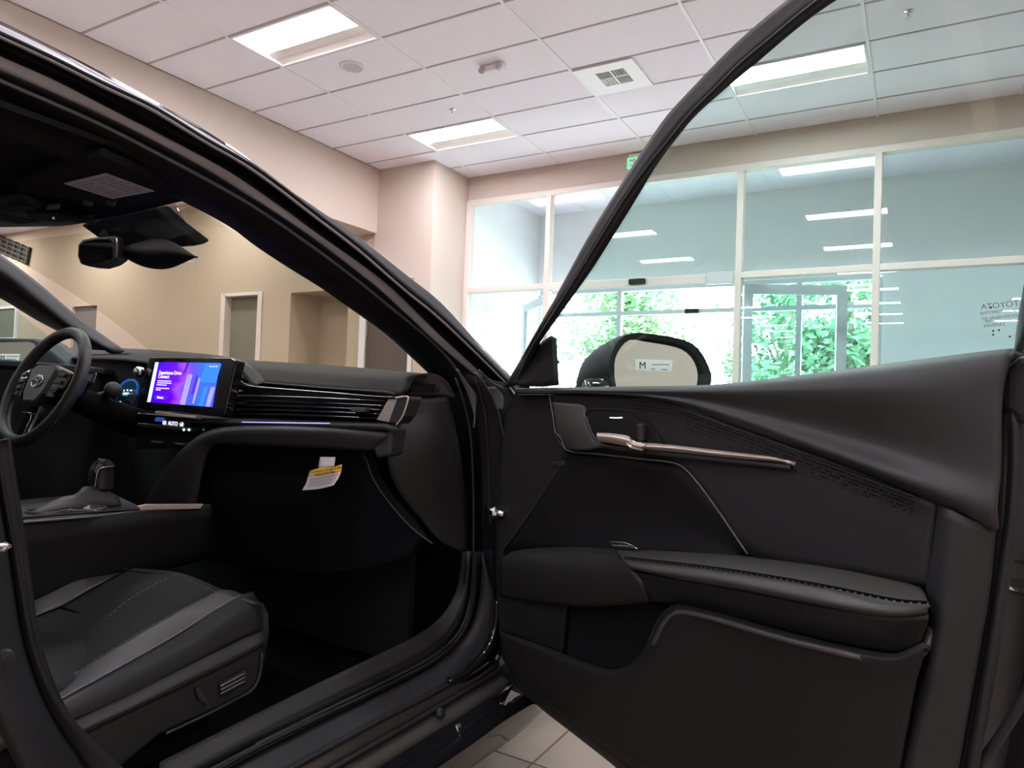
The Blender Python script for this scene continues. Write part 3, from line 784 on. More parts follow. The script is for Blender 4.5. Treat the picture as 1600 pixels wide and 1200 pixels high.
# ---- windshield
nb = at(700, 612, ('X', -1.19)); nt_ = at(300, 322, ('X', -1.34))
fb = Vector((-3.6 - nb.x, nb.y, nb.z)); ft = Vector((-3.6 - nt_.x, nt_.y, nt_.z))
b = B(); rows = []
for i in range(13):
    v = i / 12; row = []
    for j in range(17):
        u = j / 16
        p = nb.lerp(fb, u).lerp(nt_.lerp(ft, u), v)
        bow = math.sin(math.pi * u)
        p = p + Vector((0, 0.13 * bow * (1 - 0.35 * v), 0.02 * bow)) + Vector((0, 0.02, 0.025)) * math.sin(math.pi * v)
        row.append(p)
    rows.append(row)
b.grid(rows)
ws = part('windshield')
b.build('glass_pane', 'windshield_glass', ws, smooth=True)

# ---- far side: pillar, door top, glass, mirror
fp = part('driver_pillar')
loft('pillar_cover', [([(-120, 318), (0, 397), (60, 442), (120, 493), (196, 548)], ('X', [-2.38, -2.5])), ([(-120, 360), (0, 425), (55, 468), (110, 512), (170, 548)], ('X', [-2.36, -2.46])), ([(-120, 405), (0, 466), (60, 502), (110, 528), (135, 546)], ('X', [-2.44, -2.56]))], 'trim_soft', fp, 24, 5, 0.02)
fd = part('driver_door')
b = B(); b.poly([(-2.62, 1.75, 0.2), (-2.62, 1.75, 0.97), (-2.60, 1.3, 1.0), (-2.60, -0.2, 1.03), (-2.60, -1.4, 1.05), (-2.62, -1.4, 0.2)], (-0.1, 0, 0)); b.build('door_panel', 'trim_dark', fd, bevel=0.02)
b = B(); b.poly([(-2.62, 1.35, 0.98), (-2.47, 0.75, 1.36), (-2.42, 0.2, 1.40), (-2.42, -0.2, 1.40), (-2.62, -0.2, 1.0)], (-0.004, 0, 0)); b.build('window_glass', 'car_glass_green', fd)
b = B(); b.tube([(-2.62, -0.22, 1.0), (-2.42, -0.22, 1.41)], 0.05, 8); b.build('centre_pillar', 'trim_dark', fd)
dm = part('driver_side_mirror')
MP = ('P', (-2.86, 1.36, 1.0), (0.45, -0.9, 0))
plate('mirror_shell', [(-70, 545), (-40, 532), (0, 528), (50, 529), (62, 535), (95, 562), (112, 582), (108, 600), (60, 606), (-60, 606)], MP, (-0.04, 0.12, 0), 'trim_black', dm, bevel=0.01)
MP2 = ('P', (-2.858, 1.357, 1.0), (0.45, -0.9, 0))
plate('mirror_glass', [(-60, 548), (-30, 538), (0, 535), (45, 534), (54, 537), (58, 550), (50, 580), (40, 592), (-60, 594)], MP2, (-0.003, 0.005, 0), 'mirror', dm)
MP3 = ('P', (-2.856, 1.354, 1.0), (0.45, -0.9, 0))
plate('sticker', [(0, 553), (31, 553), (30, 564), (-1, 565)], MP3, (-0.001, 0.001, 0), 'sticker', dm, label='white printed sticker on the mirror glass')
MP4 = ('P', (-2.855, 1.353, 1.0), (0.45, -0.9, 0))
text_mesh('sticker_letter', 'M', 0.024, frame_from((4, 558.5), (10, 558.5), (4, 550), MP4), 'ink', dm, 0.0003)
b = B()
for k, (y, x1) in enumerate(((556, 29), (561, 25))):
    b.poly([at(10, y, MP4), at(x1, y - 0.1, MP4), at(x1, y + 1, MP4), at(10, y + 1.1, MP4)], (-0.0003, 0.0003, 0))
b.build('sticker_print', 'ink_grey', dm)

# ---- dashboard
da = part('dashboard')
b = B(); b.poly([(-2.6, 1.40, 0.25), (-2.6, 1.40, 0.90), (-1.16, 1.40, 0.90), (-1.16, 1.40, 0.25)], (0, 0.02, 0)); b.build('bulkhead_panel', 'trim_dark', da)
DT = [(60, 545), (130, 543), (192, 544), (260, 548), (330, 554), (384, 562), (440, 566), (544, 573), (620, 580), (655, 583), (676, 586)]
loft('dash_top', [([(x, y + 3) for x, y in DT], ('Y', [2.0, 1.85, 1.72, 1.68])), (DT, ('Y', [1.75, 1.68, 1.56, 1.47])), ([(60, 552), (130, 549), (192, 549), (260, 556), (330, 563), (390, 573), (440, 577), (544, 585), (610, 591), (634, 592), (646, 589)], ('Y', [1.5, 1.45, 1.35, 1.30])),
                  ([(60, 562), (130, 560), (192, 562), (260, 572), (330, 582), (408, 596), (450, 601), (519, 606), (600, 614), (624, 616), (636, 606)], ('Y', [1.42, 1.36, 1.27, 1.235]))], 'dash_vinyl', da, 40, 5, 0.006)
# cluster hood and cowl behind the wheel
plate('cluster_hood', [(140, 552), (196, 550), (226, 572), (234, 600), (222, 642), (150, 650), (120, 600)], ('Y', 1.42), (0, 0.05, 0), 'trim_dark', da, bevel=0.01)
# glossy strip round the vents
pipe('gloss_trim', [(364, 566), (369, 580), (375, 596), (384, 603), (430, 608), (520, 615), (600, 621), (622, 621)], ('Y', 1.222), 0.0042, 'piano_black', da, 36)
pipe('gloss_edge', [(413, 598), (460, 602), (520, 607), (600, 612), (616, 615)], ('Y', 1.226), 0.002, 'flange_grey', da, 24)
plate('vent_recess', [(340, 600), (372, 598), (410, 607), (520, 613), (625, 621), (606, 659), (480, 657), (335, 650)], ('Y', 1.262), (0, 0.04, 0), 'trim_dark', da)
loft('vent_cheek', [([(362, 562), (384, 566), (402, 580), (414, 596)], ('Y', 1.27)), ([(364, 570), (378, 580), (386, 594), (398, 602)], ('Y', 1.235))], 'trim_soft', da, 12, 3, 0.004)
for k in range(5):
    t = (k + 0.6) / 5.2
    y0 = 612 + (648 - 612) * t; y1 = 622 + (656 - 622) * t; x0 = 346 - 8 * t; x1 = 616 - 22 * t
    loft('vent_slat', [([(x0, y0 - 1.2), ((x0 + x1) / 2, (y0 + y1) / 2 - 2.6), (x1, y1 - 1.2)], ('Y', 1.245)), ([(x0, y0 + 1.2), ((x0 + x1) / 2, (y0 + y1) / 2 - 0.2), (x1, y1 + 1.2)], ('Y', 1.228))], 'piano_black', da, 20, 2, 0.004)
for (x, y) in ((352, 612), (358, 620), (360, 631), (358, 641)):
    plate('centre_louvre', [(x - 10, y), (x + 12, y - 3), (x + 16, y - 1), (x - 6, y + 3)], ('Y', 1.225), (0, 0.03, 0), 'satin_silver' if y < 600 else 'flange_grey', da, bevel=0.001)
plate('vent_tab', [(548, 636), (572, 637), (569, 644), (547, 643)], ('Y', 1.215), (0, 0.02, 0), 'flange_grey', da, bevel=0.002)
plate('vent_end_trim', [(607, 623), (622, 619), (612, 655), (606, 660), (588, 656)], ('Y', 1.222), (0, 0.02, 0), 'satin_bronze', da, bevel=0.002, label='satin bronze end trim of the vent')
plate('vent_end_cap', [(620, 622), (637, 619), (638, 624), (628, 650), (618, 662), (606, 661)], ('Y', 1.215), (0, 0.05, 0), 'trim_soft', da, bevel=0.003)
pipe('vent_end_edge', [(618, 622), (637, 619.5), (636, 630), (628, 652), (619, 664)], ('Y', 1.212), 0.002, 'satin_bronze', da, 20)
loft('lower_ledge', [([(290, 648), (400, 653), (500, 657), (600, 660), (620, 664)], ('Y', 1.24)), ([(290, 653), (400, 659), (500, 662), (600, 664), (620, 668)], ('Y', 1.19))], 'trim_black', da, 20, 3, 0.012)
pipe('ambient_light_strip', [(378, 659.5), (440, 660.5), (515, 661.5)], ('Y', 1.188), 0.0013, 'lit_violet', da, 16, label='thin violet ambient light strip')
# padded lower band that sweeps down to the console
loft('lower_pad', [([(228, 800), (245, 762), (275, 714), (312, 679), (350, 665), (430, 662), (520, 663), (590, 666), (612, 668)], ('Y', 1.23)),
                   ([(222, 800), (242, 762), (273, 718), (312, 684), (350, 672), (430, 670), (520, 673), (585, 678), (602, 680)], ('Y', [1.165, 1.17, 1.175, 1.19])),
                   ([(300, 805), (308, 768), (316, 728), (330, 698), (352, 694), (430, 697), (520, 701), (565, 704), (584, 704)], ('Y', [1.19, 1.185, 1.185, 1.20]))], 'trim_soft', da, 48, 5, 0.01)
plate('pad_end_cap', [(584, 704), (588, 684), (600, 674), (614, 668), (608, 712), (588, 716)], ('Y', 1.195), (0, 0.05, 0), 'trim_soft', da, bevel=0.006)
gb = part('glove_box')
plate('glove_box_lid', [(318, 694), (430, 699), (565, 706), (574, 722), (580, 742), (600, 775), (640, 822), (656, 842), (640, 868), (580, 888), (500, 896), (330, 880), (280, 850), (290, 766), (300, 726)], ('Y', 1.23), (0, 0.03, 0), 'carpet', gb, bevel=0.003)
pipe('lid_seam', [(565, 707), (574, 722), (580, 742), (600, 775), (640, 822), (676, 850)], ('Y', 1.226), 0.002, 'trim_black', gb, 24)
# dash end with its own demister vent
loft('dash_end_panel', [([(640, 620), (636, 645), (620, 664), (610, 690), (607, 725), (622, 765), (655, 808), (690, 846), (724, 862)], ('X', [-1.17, -1.17, -1.16, -1.14, -1.10])),
                        ([(668, 622), (672, 650), (672, 690), (672, 730), (680, 765), (694, 808), (712, 840), (728, 861)], ('X', [-1.135, -1.12, -1.12, -1.12, -1.10])),
                        ([(700, 620), (708, 650), (716, 690), (722, 730), (727, 770), (729, 810), (730, 840), (731, 862)], ('X', -1.105))], 'trim_soft', da, 30, 5, 0.006)
loft('dash_end_top', [([(630, 596), (645, 587), (680, 585), (700, 600)], ('X', [-1.17, -1.10])), ([(634, 608), (645, 599), (690, 600), (706, 612)], ('X', [-1.17, -1.10])), ([(640, 620), (660, 620), (690, 619), (712, 622)], ('X', [-1.17, -1.10]))], 'leather_lit', da, 18, 4, 0.006)
plate('side_vent', [(641, 606), (648, 600), (698, 600), (694, 612), (644, 613)], ('X', -1.128), (-0.012, 0, 0), 'trim_dark', da)
for k in range(8):
    x = 648 + k * 6
    plate('side_vent_fin', [(x, 612), (x + 2.5, 602), (x + 4, 602), (x + 2, 612)], ('X', -1.122), (-0.01, 0, 0), 'trim_black', da)

# ---- centre screen
sc = part('centre_screen')
SP = lambda o: ('P', Vector((-1.8, 1.19, 0.95)) + Vector((0, -1, 0.12)) * o, (0, -1, 0.12))
SV = Vector((0, 1, -0.12))
plate('screen_shell', [(236, 558), (362, 559), (369, 563), (350, 648), (342, 651), (226, 641), (213, 636), (232, 561)], SP(0), SV * 0.03, 'piano_black', sc, bevel=0.003)
SQ = [(243, 566), (344, 567), (332, 636), (230, 628)]
plate('display_panel', SQ, SP(0.002), SV * 0.0015, 'trim_dark', sc)
SA, SB_, SC_, SD = [at(x, y, SP(0.0025)) for x, y in SQ]
def sq(u, v, o=0.0): return SA.lerp(SB_, u).lerp(SD.lerp(SC_, u), v) - SV * o
# picture on the display: violet to blue, with pale building shapes
dm_ = bpy.data.materials.new('display_picture'); dm_.use_nodes = True
nt = dm_.node_tree; bs = nt.nodes['Principled BSDF']; bs.inputs['Base Color'].default_value = (0.01, 0.0, 0.05, 1); bs.inputs['Roughness'].default_value = 0.15
uvn = nt.nodes.new('ShaderNodeUVMap'); sep = nt.nodes.new('ShaderNodeSeparateXYZ'); nt.links.new(uvn.outputs[0], sep.inputs[0])
nz = nt.nodes.new('ShaderNodeTexNoise'); nz.inputs['Scale'].default_value = 2.2; nz.inputs['Detail'].default_value = 2
nt.links.new(uvn.outputs[0], nz.inputs['Vector'])
ma = nt.nodes.new('ShaderNodeMath'); ma.operation = 'MULTIPLY_ADD'; ma.inputs[1].default_value = 0.5; 
nt.links.new(nz.outputs['Fac'], ma.inputs[0]); nt.links.new(sep.outputs[0], ma.inputs[2])
rp = nt.nodes.new('ShaderNodeValToRGB'); nt.links.new(ma.outputs[0], rp.inputs[0])
e = rp.color_ramp.elements
e[0].position = 0.25; e[0].color = (0.035, 0.0, 0.45, 1); e[1].position = 1.25 if False else 1.0; e[1].color = (0.04, 0.10, 0.85, 1)
for pos, c in ((0.42, (0.07, 0.0, 0.80, 1)), (0.60, (0.10, 0.0, 0.85, 1)), (0.72, (0.26, 0.05, 0.75, 1)), (0.86, (0.08, 0.06, 0.85, 1))):
    q = e.new(pos); q.color = c
nt.links.new(rp.outputs[0], bs.inputs['Emission Color']); bs.inputs['Emission Strength'].default_value = 1.0
MATS['display_picture'] = dm_
b = B(); N = 10
vr = b.grid([[sq(i / N, j / N) for i in range(N + 1)] for j in range(N + 1)])
uv = b.bm.loops.layers.uv.new('UVMap')
b.bm.verts.index_update()
pos = {}
for j in range(N + 1):
    for i in range(N + 1): pos[vr[j][i]] = (i / N, 1 - j / N)
for f in b.bm.faces:
    for l in f.loops: l[uv].uv = pos[l.vert]
b.build('display_picture', 'display_picture', sc, solid=0.0004)
def sstrip(name, u0, v0, u1, v1, material, skew=0.0, o=0.0006):
    b = B(); b.poly([sq(u0 + skew, v0, o), sq(u1 + skew, v0, o), sq(u1, v1, o), sq(u0, v1, o)], SV * 0.0002); return b.build(name, material, sc)
sstrip('menu_bar', 0.0, 0.0, 0.055, 1.0, 'side_bar')
mat('pic_pale', (0.2, 0.2, 0.5), 0.3, emit=(0.24, 0.22, 0.95), estr=0.9)
mat('pic_deep', (0.05, 0.0, 0.3), 0.3, emit=(0.05, 0.01, 0.48), estr=0.9)
mat('pic_blue', (0.02, 0.1, 0.5), 0.3, emit=(0.02, 0.17, 0.9), estr=0.9)
mat('pic_text', (0.6, 0.5, 0.9), 0.3, emit=(0.62, 0.5, 0.95), estr=1.0)
for args in (('pic_pale', 0.52, 0.28, 0.60, 1.0), ('pic_deep', 0.66, 0.3, 0.69, 0.75), ('pic_pale', 0.70, 0.35, 0.73, 0.95), ('pic_deep', 0.48, 0.0, 0.52, 0.25), ('pic_blue', 0.76, 0.02, 0.99, 0.45), ('pic_pale', 0.9, 0.55, 0.96, 1.0), ('pic_blue', 0.80, 0.55, 0.86, 1.0)):
    sstrip('picture_shape', args[1], args[2], args[3], args[4], args[0], skew=0.03, o=0.0004)
def smat(u, v):
    o = sq(u, v, 0.0012); x = (sq(u + .05, v) - sq(u, v)).normalized(); y = (sq(u, v - .05) - sq(u, v)); z = x.cross(y).normalized(); y = z.cross(x)
    M = Matrix((x, y, z)).transposed().to_4x4(); M.translation = o; return M
text_mesh('screen_title', 'Experience Drive', 0.0155, smat(0.10, 0.26), 'lit_white', sc, 0.0002, 'LEFT')
text_mesh('screen_title', 'Connect', 0.0155, smat(0.10, 0.355), 'lit_white', sc, 0.0002, 'LEFT')
for k, (v, u1) in enumerate(((0.45, 0.32), (0.50, 0.33), (0.55, 0.26), (0.63, 0.31), (0.675, 0.18))):
    sstrip('text_line', 0.10, v, u1, v + 0.022, 'pic_text')
sstrip('button_frame', 0.10, 0.82, 0.30, 0.92, 'pic_deep')
text_mesh('button_text', 'Dismiss', 0.010, smat(0.20, 0.87), 'lit_white', sc, 0.0002)
for k in range(4): sstrip('status_icon', 0.86 + k * 0.032, 0.07, 0.875 + k * 0.032, 0.10, 'pic_text')
for k in range(5): sstrip('menu_icon', 0.015, 0.10 + k * 0.18, 0.04, 0.15 + k * 0.18, 'pic_text', o=0.001)
b = B(); b.lathe(at(221, 582, SP(0.004)), [(0.016, 0), (0.016, 0.014), (0.013, 0.018), (0, 0.018)], 20, axis=Vector((0, -1, 0.1))); b.build('volume_knob', 'satin_silver', sc, smooth=True)
plate('name_bar', [(243, 642), (307, 650), (305, 654), (241, 646)], SP(0.005), SV * 0.02, 'satin_bronze', sc, bevel=0.001)
# ---- climate controls
cl = part('climate_panel')
plate('panel', [(214, 645), (330, 655), (318, 680), (300, 700), (210, 702)], ('Y', 1.21), (0, 0.05, 0), 'piano_black', cl, bevel=0.004)
plate('button_ledge', [(214, 661), (300, 669), (299, 674), (212, 666)], ('Y', 1.192), (0, 0.02, 0), 'trim_soft', cl, bevel=0.002)
plate('hazard_button', [(243, 652), (254, 653), (252, 659), (241, 658)], ('Y', 1.203), (0, 0.01, 0), 'lit_blue', cl, bevel=0.001)
CP = ('Y', 1.2085)
text_mesh('lettering', '68  AUTO  68', 0.017, frame_from((270, 662), (300, 665), (270, 655), CP), 'lit_white', cl, 0.0003)
for x in (288, 296):
    b = B(); b.lathe(at(x, 671.5, ('Y', 1.19)), [(0, 0), (0.0035, 0), (0.0035, 0.003), (0, 0.003)], 10, axis=Vector((0, -1, 0))); b.build('indicator_lamp', 'lit_white', cl)
for (x, y) in ((243, 689), (279, 692)):
    plate('lower_vent_tab', [(x - 8, y), (x + 9, y + 1), (x + 7, y + 4), (x - 6, y + 2)], ('Y', 1.2), (0, 0.02, 0), 'flange_grey', cl, bevel=0.001)
b = B(); b.lathe(at(193, 672, ('Y', 1.25)), [(0.014, 0), (0.014, 0.012), (0, 0.014)], 16, axis=Vector((0, -1, 0.2))); b.build('start_button', 'satin_silver', cl, smooth=True)
# ---- instrument display
ic = part('instrument_display')
ID = lambda y: ('Y', y)
plate('display_back', [(181, 632), (184, 612), (190, 600), (200, 593), (210, 593), (216, 602), (214, 616), (207, 632)], ID(1.40), (0, 0.01, 0), 'cluster_dark', ic)
pipe('blue_arc', [(184, 614), (190, 601), (200, 594.5), (210, 594.5), (215, 602), (213, 616)], ID(1.395), [0.004] * 20, 'lit_blue', ic, 20)
pipe('arc_edge', [(181, 630), (185, 612)], ID(1.396), 0.0012, 'ink_grey', ic, 8)
pipe('arc_edge', [(207, 632), (214, 614)], ID(1.396), 0.0012, 'ink_grey', ic, 8)
for (x0, y0, x1, y1, mm) in ((193, 609, 194.5, 611.5, 'lit_white'), (198, 608.5, 200, 611, 'lit_white'), (203, 609, 206, 611, 'lit_white'), (192, 613.5, 201, 615.5, 'lit_white'), (191.5, 616, 199, 618, 'lit_cyan'), (185, 627, 189, 629.5, 'lit_white')):
    plate('readout', [(x0, y0), (x1, y0), (x1, y1), (x0, y1)], ID(1.392), (0, 0.001, 0), mm, ic)
b = B(); b.tube([at(150, 620, ('Y', 1.15)), at(166, 617, ('Y', 1.15)), at(182, 606, ('Y', 1.16))], [0.011, 0.013, 0.02], 10); b.build('column_stalk', 'trim_black', ic, smooth=True)
b = B(); b.lathe(at(176, 609, ('Y', 1.15)), [(0, -0.025), (0.02, -0.02), (0.024, 0), (0.02, 0.02), (0, 0.025)], 14, axis=Vector((1, -0.3, 0))); b.build('stalk_knob', 'trim_soft', ic, smooth=True)

# ---- steering wheel
sw = part('steering_wheel')
WC = Vector((-2.17, 0.985, 0.925)); WT = math.radians(22)
wx = Vector((1, 0, 0)); wy = Vector((0, math.sin(WT), math.cos(WT))); wz = wx.cross(wy)   # wz towards the driver
if wz.y > 0: wz = -wz
def wp(u, v, h=0.0): return WC + wx * u + wy * v + wz * h
b = B(); R0 = 0.172; rings = []
for k in range(64):
    a = 2 * math.pi * k / 64
    rings.append(wp(R0 * math.cos(a), R0 * 0.97 * math.sin(a)))
b.tube(rings, 0.0165, 12, closed=True); b.build('rim', 'leather', sw, smooth=True)
b = B()
hub = [(-0.075, 0.045), (-0.05, 0.058), (0.05, 0.058), (0.075, 0.045), (0.06, -0.03), (0.035, -0.062), (-0.035, -0.062), (-0.06, -0.03)]
b.poly([wp(u, v, 0.02) for u, v in hub], -wz * 0.06); b.build('airbag_cover', 'hub_grey', sw, bevel=0.01)
for s in (-1, 1):
    b = B(); b.poly([wp(s * 0.06, 0.05, 0.008), wp(s * 0.165, 0.03, 0.0), wp(s * 0.165, -0.02, 0.0), wp(s * 0.05, -0.055, 0.008)], -wz * 0.03); b.build('spoke', 'trim_black', sw, bevel=0.006)
    b = B(); b.poly([wp(s * 0.085, 0.045, 0.016), wp(s * 0.14, 0.034, 0.01), wp(s * 0.13, -0.012, 0.01), wp(s * 0.07, -0.045, 0.016)], -wz * 0.012); b.build('switch_pad', 'piano_black', sw, bevel=0.003)
    for k in range(4):
        v = 0.028 - k * 0.02
        b = B(); b.poly([wp(s * (0.092 - k * 0.003), v + 0.006, 0.019), wp(s * (0.122 - k * 0.003), v + 0.003, 0.017), wp(s * (0.120 - k * 0.003), v - 0.008, 0.017), wp(s * (0.09 - k * 0.003), v - 0.006, 0.019)], -wz * 0.006); b.build('switch', 'trim_soft', sw, bevel=0.001)
b = B(); b.poly([wp(-0.03, -0.05, 0.0), wp(0.03, -0.05, 0.0), wp(0.035, -0.165, -0.005), wp(-0.035, -0.165, -0.005)], -wz * 0.02); b.build('lower_spoke', 'piano_black', sw, bevel=0.005)
b = B(); b.tube([wp(-0.03, -0.085, 0.006), wp(0.02, -0.085, 0.006), wp(0.03, -0.10, 0.006), wp(0.033, -0.155, 0.004), wp(-0.033, -0.155, 0.004)], 0.0016, 6); b.build('spoke_trim', 'satin_silver', sw, smooth=True)
def ell(cu, cv, ru, rv, h): return [wp(cu + ru * math.cos(2 * math.pi * k / 28), cv + rv * math.sin(2 * math.pi * k / 28), h) for k in range(28)]
for (cu, cv, ru, rv) in ((0, 0.004, 0.027, 0.0185), (0, 0.0125, 0.0165, 0.0075), (0, 0.003, 0.0075, 0.016)):
    b = B(); b.tube(ell(cu, cv, ru, rv, 0.0215), 0.0019, 6, closed=True); b.build('emblem_ring', 'chrome', sw, smooth=True, label='chrome oval emblem ring')
b = B(); b.tube([wp(0, 0, -0.03), WC - wz * 0.30], [0.034, 0.045], 14); b.build('column_cover', 'carpet', sw, smooth=True)
b = B(); b.poly([wp(0.09, 0.05, -0.03), wp(0.16, 0.06, -0.035), wp(0.165, 0.03, -0.035), wp(0.13, -0.04, -0.03), wp(0.10, -0.03, -0.03)], -wz * 0.008); b.build('shift_paddle', 'piano_black', sw, bevel=0.003)
pipe('cover_edge', [(91, 588), (108, 590), (118, 596), (112, 612), (98, 640), (74, 676), (40, 700)], ('P', WC + wz * 0.004, wz), 0.0016, 'trim_soft', sw, 24)

# ---- centre console and selector
cc = part('centre_console')
loft('console_side', [([(-80, 822), (0, 818), (60, 813), (140, 807), (228, 799), (330, 790)], ('X', [-1.63, -1.63, -1.60])), ([(-80, 1000), (0, 980), (60, 960), (140, 930), (228, 900), (340, 870)], ('X', -1.64))], 'trim_dark', cc, 20, 4, 0.01)
b = B(); b.poly([at(-80, 820, ('X', -1.64)), at(0, 816, ('X', -1.64)), at(230, 797, ('X', -1.63)), Vector((-1.98, 1.08, 0.635)), Vector((-1.98, 0.45, 0.64))], (0, 0, -0.05)); b.build('console_top', 'trim_black', cc)
pipe('console_edge', [(-20, 821), (25, 817), (110, 810), (215, 800), (232, 797)], ('X', -1.628), 0.0035, 'flange_grey', cc, 20)
pipe('console_trim_line', [(22, 811), (110, 803), (230, 795)], ('X', -1.64), 0.003, 'piano_black', cc, 16)
plate('bronze_accent', [(215, 791), (228, 788), (318, 787.5), (313, 795), (220, 797)], ('X', [-1.6][0]), (-0.006, 0, 0), 'satin_bronze', cc, bevel=0.001, label='satin bronze accent strip')
for px in ((72, 800), (135, 797)):
    b = B(); c = at(px[0], px[1], ('Z', 0.642))
    b.lathe(c, [(0.042, 0), (0.042, 0.006), (0.036, 0.006), (0.036, -0.03), (0, -0.03)], 28); b.build('cup_holder', 'satin_silver', cc, smooth=False)
loft('selector_boot', [([(50, 797), (78, 784), (100, 776), (118, 772), (132, 760), (160, 763), (185, 775)], ('X', -1.76)), ([(50, 802), (80, 795), (110, 792), (140, 790), (190, 788)], ('X', -1.72))], 'trim_soft', cc, 18, 3, 0.01)
loft('selector_knob', [([(139, 735), (137, 750), (142, 764)], ('X', -1.79)), ([(150, 722), (152, 745), (152, 766)], ('X', -1.755)), ([(164, 717), (166, 742), (166, 766)], ('X', -1.75)), ([(176, 722), (178, 742), (178, 764)], ('X', -1.775))], 'leather', cc, 10, 4, 0.02)
pipe('knob_trim', [(148, 762), (151, 742), (155, 733), (165, 730), (178, 729)], ('X', -1.745), 0.0014, 'satin_silver', cc, 16)
loft('knob_cap', [([(139, 735), (146, 723), (160, 717), (172, 719), (179, 727)], ('X', -1.80)), ([(142, 737), (150, 727), (162, 723), (172, 724), (179, 729)], ('X', -1.75))], 'leather', cc, 12, 4, 0.02)

# ---- floor, far footwell
fl = part('cabin_floor')
b = B(); b.poly([(-2.6, 1.7, 0.22), (-1.05, 1.7, 0.22), (-1.05, -1.5, 0.22), (-2.6, -1.5, 0.22)], (0, 0, -0.04)); b.build('carpet', 'carpet', fl)
b = B(); b.poly([(-2.6, 1.62, 0.2), (-1.02, 1.62, 0.2), (-1.02, 1.70, 0.98), (-2.6, 1.70, 0.98)], (0, 0.03, 0)); b.build('firewall', 'carpet', fl)
b = B(); b.poly([(-2.6, -1.5, 0.2), (-1.05, -1.5, 0.2), (-1.15, -1.5, 1.4), (-2.5, -1.5, 1.4)], (0, -0.03, 0)); b.build('rear_light_block', 'carpet', fl)  # unseen panel added to keep the rear of the cabin dark
b = B(); b.poly([(-1.0, 1.55, 0.2), (-1.0, 1.55, 0.95), (-0.92, 2.3, 0.93), (-0.9, 2.3, 0.2)], (-0.04, 0, 0)); b.build('front_fender', 'paint_black', fl)
b = B(); b.grid([[(-1.0, 1.66, 0.955), (-1.8, 1.75, 0.97), (-2.6, 1.66, 0.955)], [(-0.95, 2.2, 0.91), (-1.8, 2.3, 0.95), (-2.65, 2.2, 0.91)], [(-1.0, 2.8, 0.78), (-1.8, 2.95, 0.82), (-2.6, 2.8, 0.78)]]); b.build('hood', 'paint_black', fl, smooth=True, solid=0.01)

# ---- passenger seat
st = part('passenger_seat')
SL = [(-60, 1010), (-10, 966), (20, 942), (55, 917), (98, 888), (156, 880), (204, 884)]
SLs = [(-60, 1030), (0, 966), (30, 940), (60, 920), (105, 899), (140, 896), (180, 899)]
SIe = [(-60, 1075), (0, 1005), (40, 972), (68, 959), (96, 948), (150, 917), (206, 887)]
SDb = [(-60, 1140), (40, 1070), (110, 1010), (164, 967), (219, 926), (250, 909), (281, 895)]
SDs = [(-40, 1160), (20, 1118), (78, 1078), (156, 1027), (219, 988), (289, 949), (346, 921)]
SPi = [(-20, 1165), (60, 1112), (113, 1082), (195, 1037), (281, 988), (332, 955), (378, 929)]
loft('bolster', [(SL, ('X', [-1.70, -1.69])), (SLs, ('X', [-1.665, -1.66])), (SIe, ('X', [-1.60, -1.60]))], 'leather', st, 40, 6, 0.02)
loft('cushion_insert', [(SIe, ('X', -1.60)), (SDb, ('X', -1.45)), (SDs, ('X', -1.28))], 'seat_cloth', st, 40, 7, 0.02)
loft('bolster', [(SDs, ('X', -1.28)), ([((a + c) / 2 + 3, (b_ + d) / 2 - 2) for (a, b_), (c, d) in zip(SDs, SPi)], ('X', -1.245)), (SPi, ('X', -1.215))], 'leather', st, 40, 6, 0.02)
# rounded nose of the cushion
ends = [crv(c_, ('X', x_), 40)[-1] for c_, x_ in ((SL, -1.69), (SIe, -1.60), (SDb, -1.45), (SDs, -1.28), (SPi, -1.215))] + [at(404, 940, ('X', -1.19))]
ends = [q for q, t in resample(ends, 24)]
b = B(); b.grid([[p + Vector((0, dy, dz)) for p in ends] for dy, dz in ((-0.012, -0.002), (0.012, -0.006), (0.026, -0.03), (0.03, -0.07), (0.02, -0.13))])
b.build('cushion_front', 'leather', st, smooth=True, solid=0.004)
pipe('seam', [(94, 949), (130, 961), (164, 973), (195, 983), (222, 991)], ('X', [-1.598, -1.47, -1.30]), 0.0028, 'seam_dark', st, 24)
pipe('seam', [(p[0], p[1]) for p in SLs[2:]], ('X', -1.658), 0.0020, 'seam_dark', st, 30)
pipe('seam', SIe[1:], ('X', -1.598), 0.0022, 'seam_dark', st, 30)
pipe('piping', SPi[1:], ('X', -1.213), 0.0018, 'seam', st, 40)
for cv, xx in ((SDs[1:], -1.278), ([(164, 968), (192, 944), (219, 926), (250, 909), (281, 896)], -1.448), ([(176, 972), (204, 947), (231, 929), (262, 912), (294, 898)], -1.435), ([(x, y - 3) for x, y in SLs[3:]], -1.66)):
    dashes(cv, ('X', xx), 0.006, 0.004, 0.0009, 300).build('stitching', 'seam', st)
# leather bolster flank facing the door, and the plastic side shield with switches
loft('bolster_flank', [([(60, 1112), (113, 1082), (195, 1037), (281, 988), (332, 955), (378, 929), (396, 924)], ('X', [-1.215, -1.215, -1.215, -1.21])), ([(70, 1122), (200, 1058), (300, 1004), (372, 962), (408, 950)], ('X', [-1.19, -1.19, -1.19])), ([(85, 1138), (200, 1092), (300, 1040), (372, 1002), (412, 985)], ('X', -1.182))], 'trim_black', st, 26, 5, 0.01)
loft('shield_edge', [([(60, 1152), (95, 1136), (200, 1087), (300, 1037), (380, 998), (414, 984)], ('X', -1.175)), ([(75, 1162), (108, 1148), (200, 1106), (300, 1057), (380, 1018), (416, 998)], ('X', -1.158)), ([(80, 1168), (112, 1156), (200, 1114), (300, 1066), (380, 1026), (414, 1008)], ('X', -1.162))], 'trim_soft', st, 26, 4, 0.01)
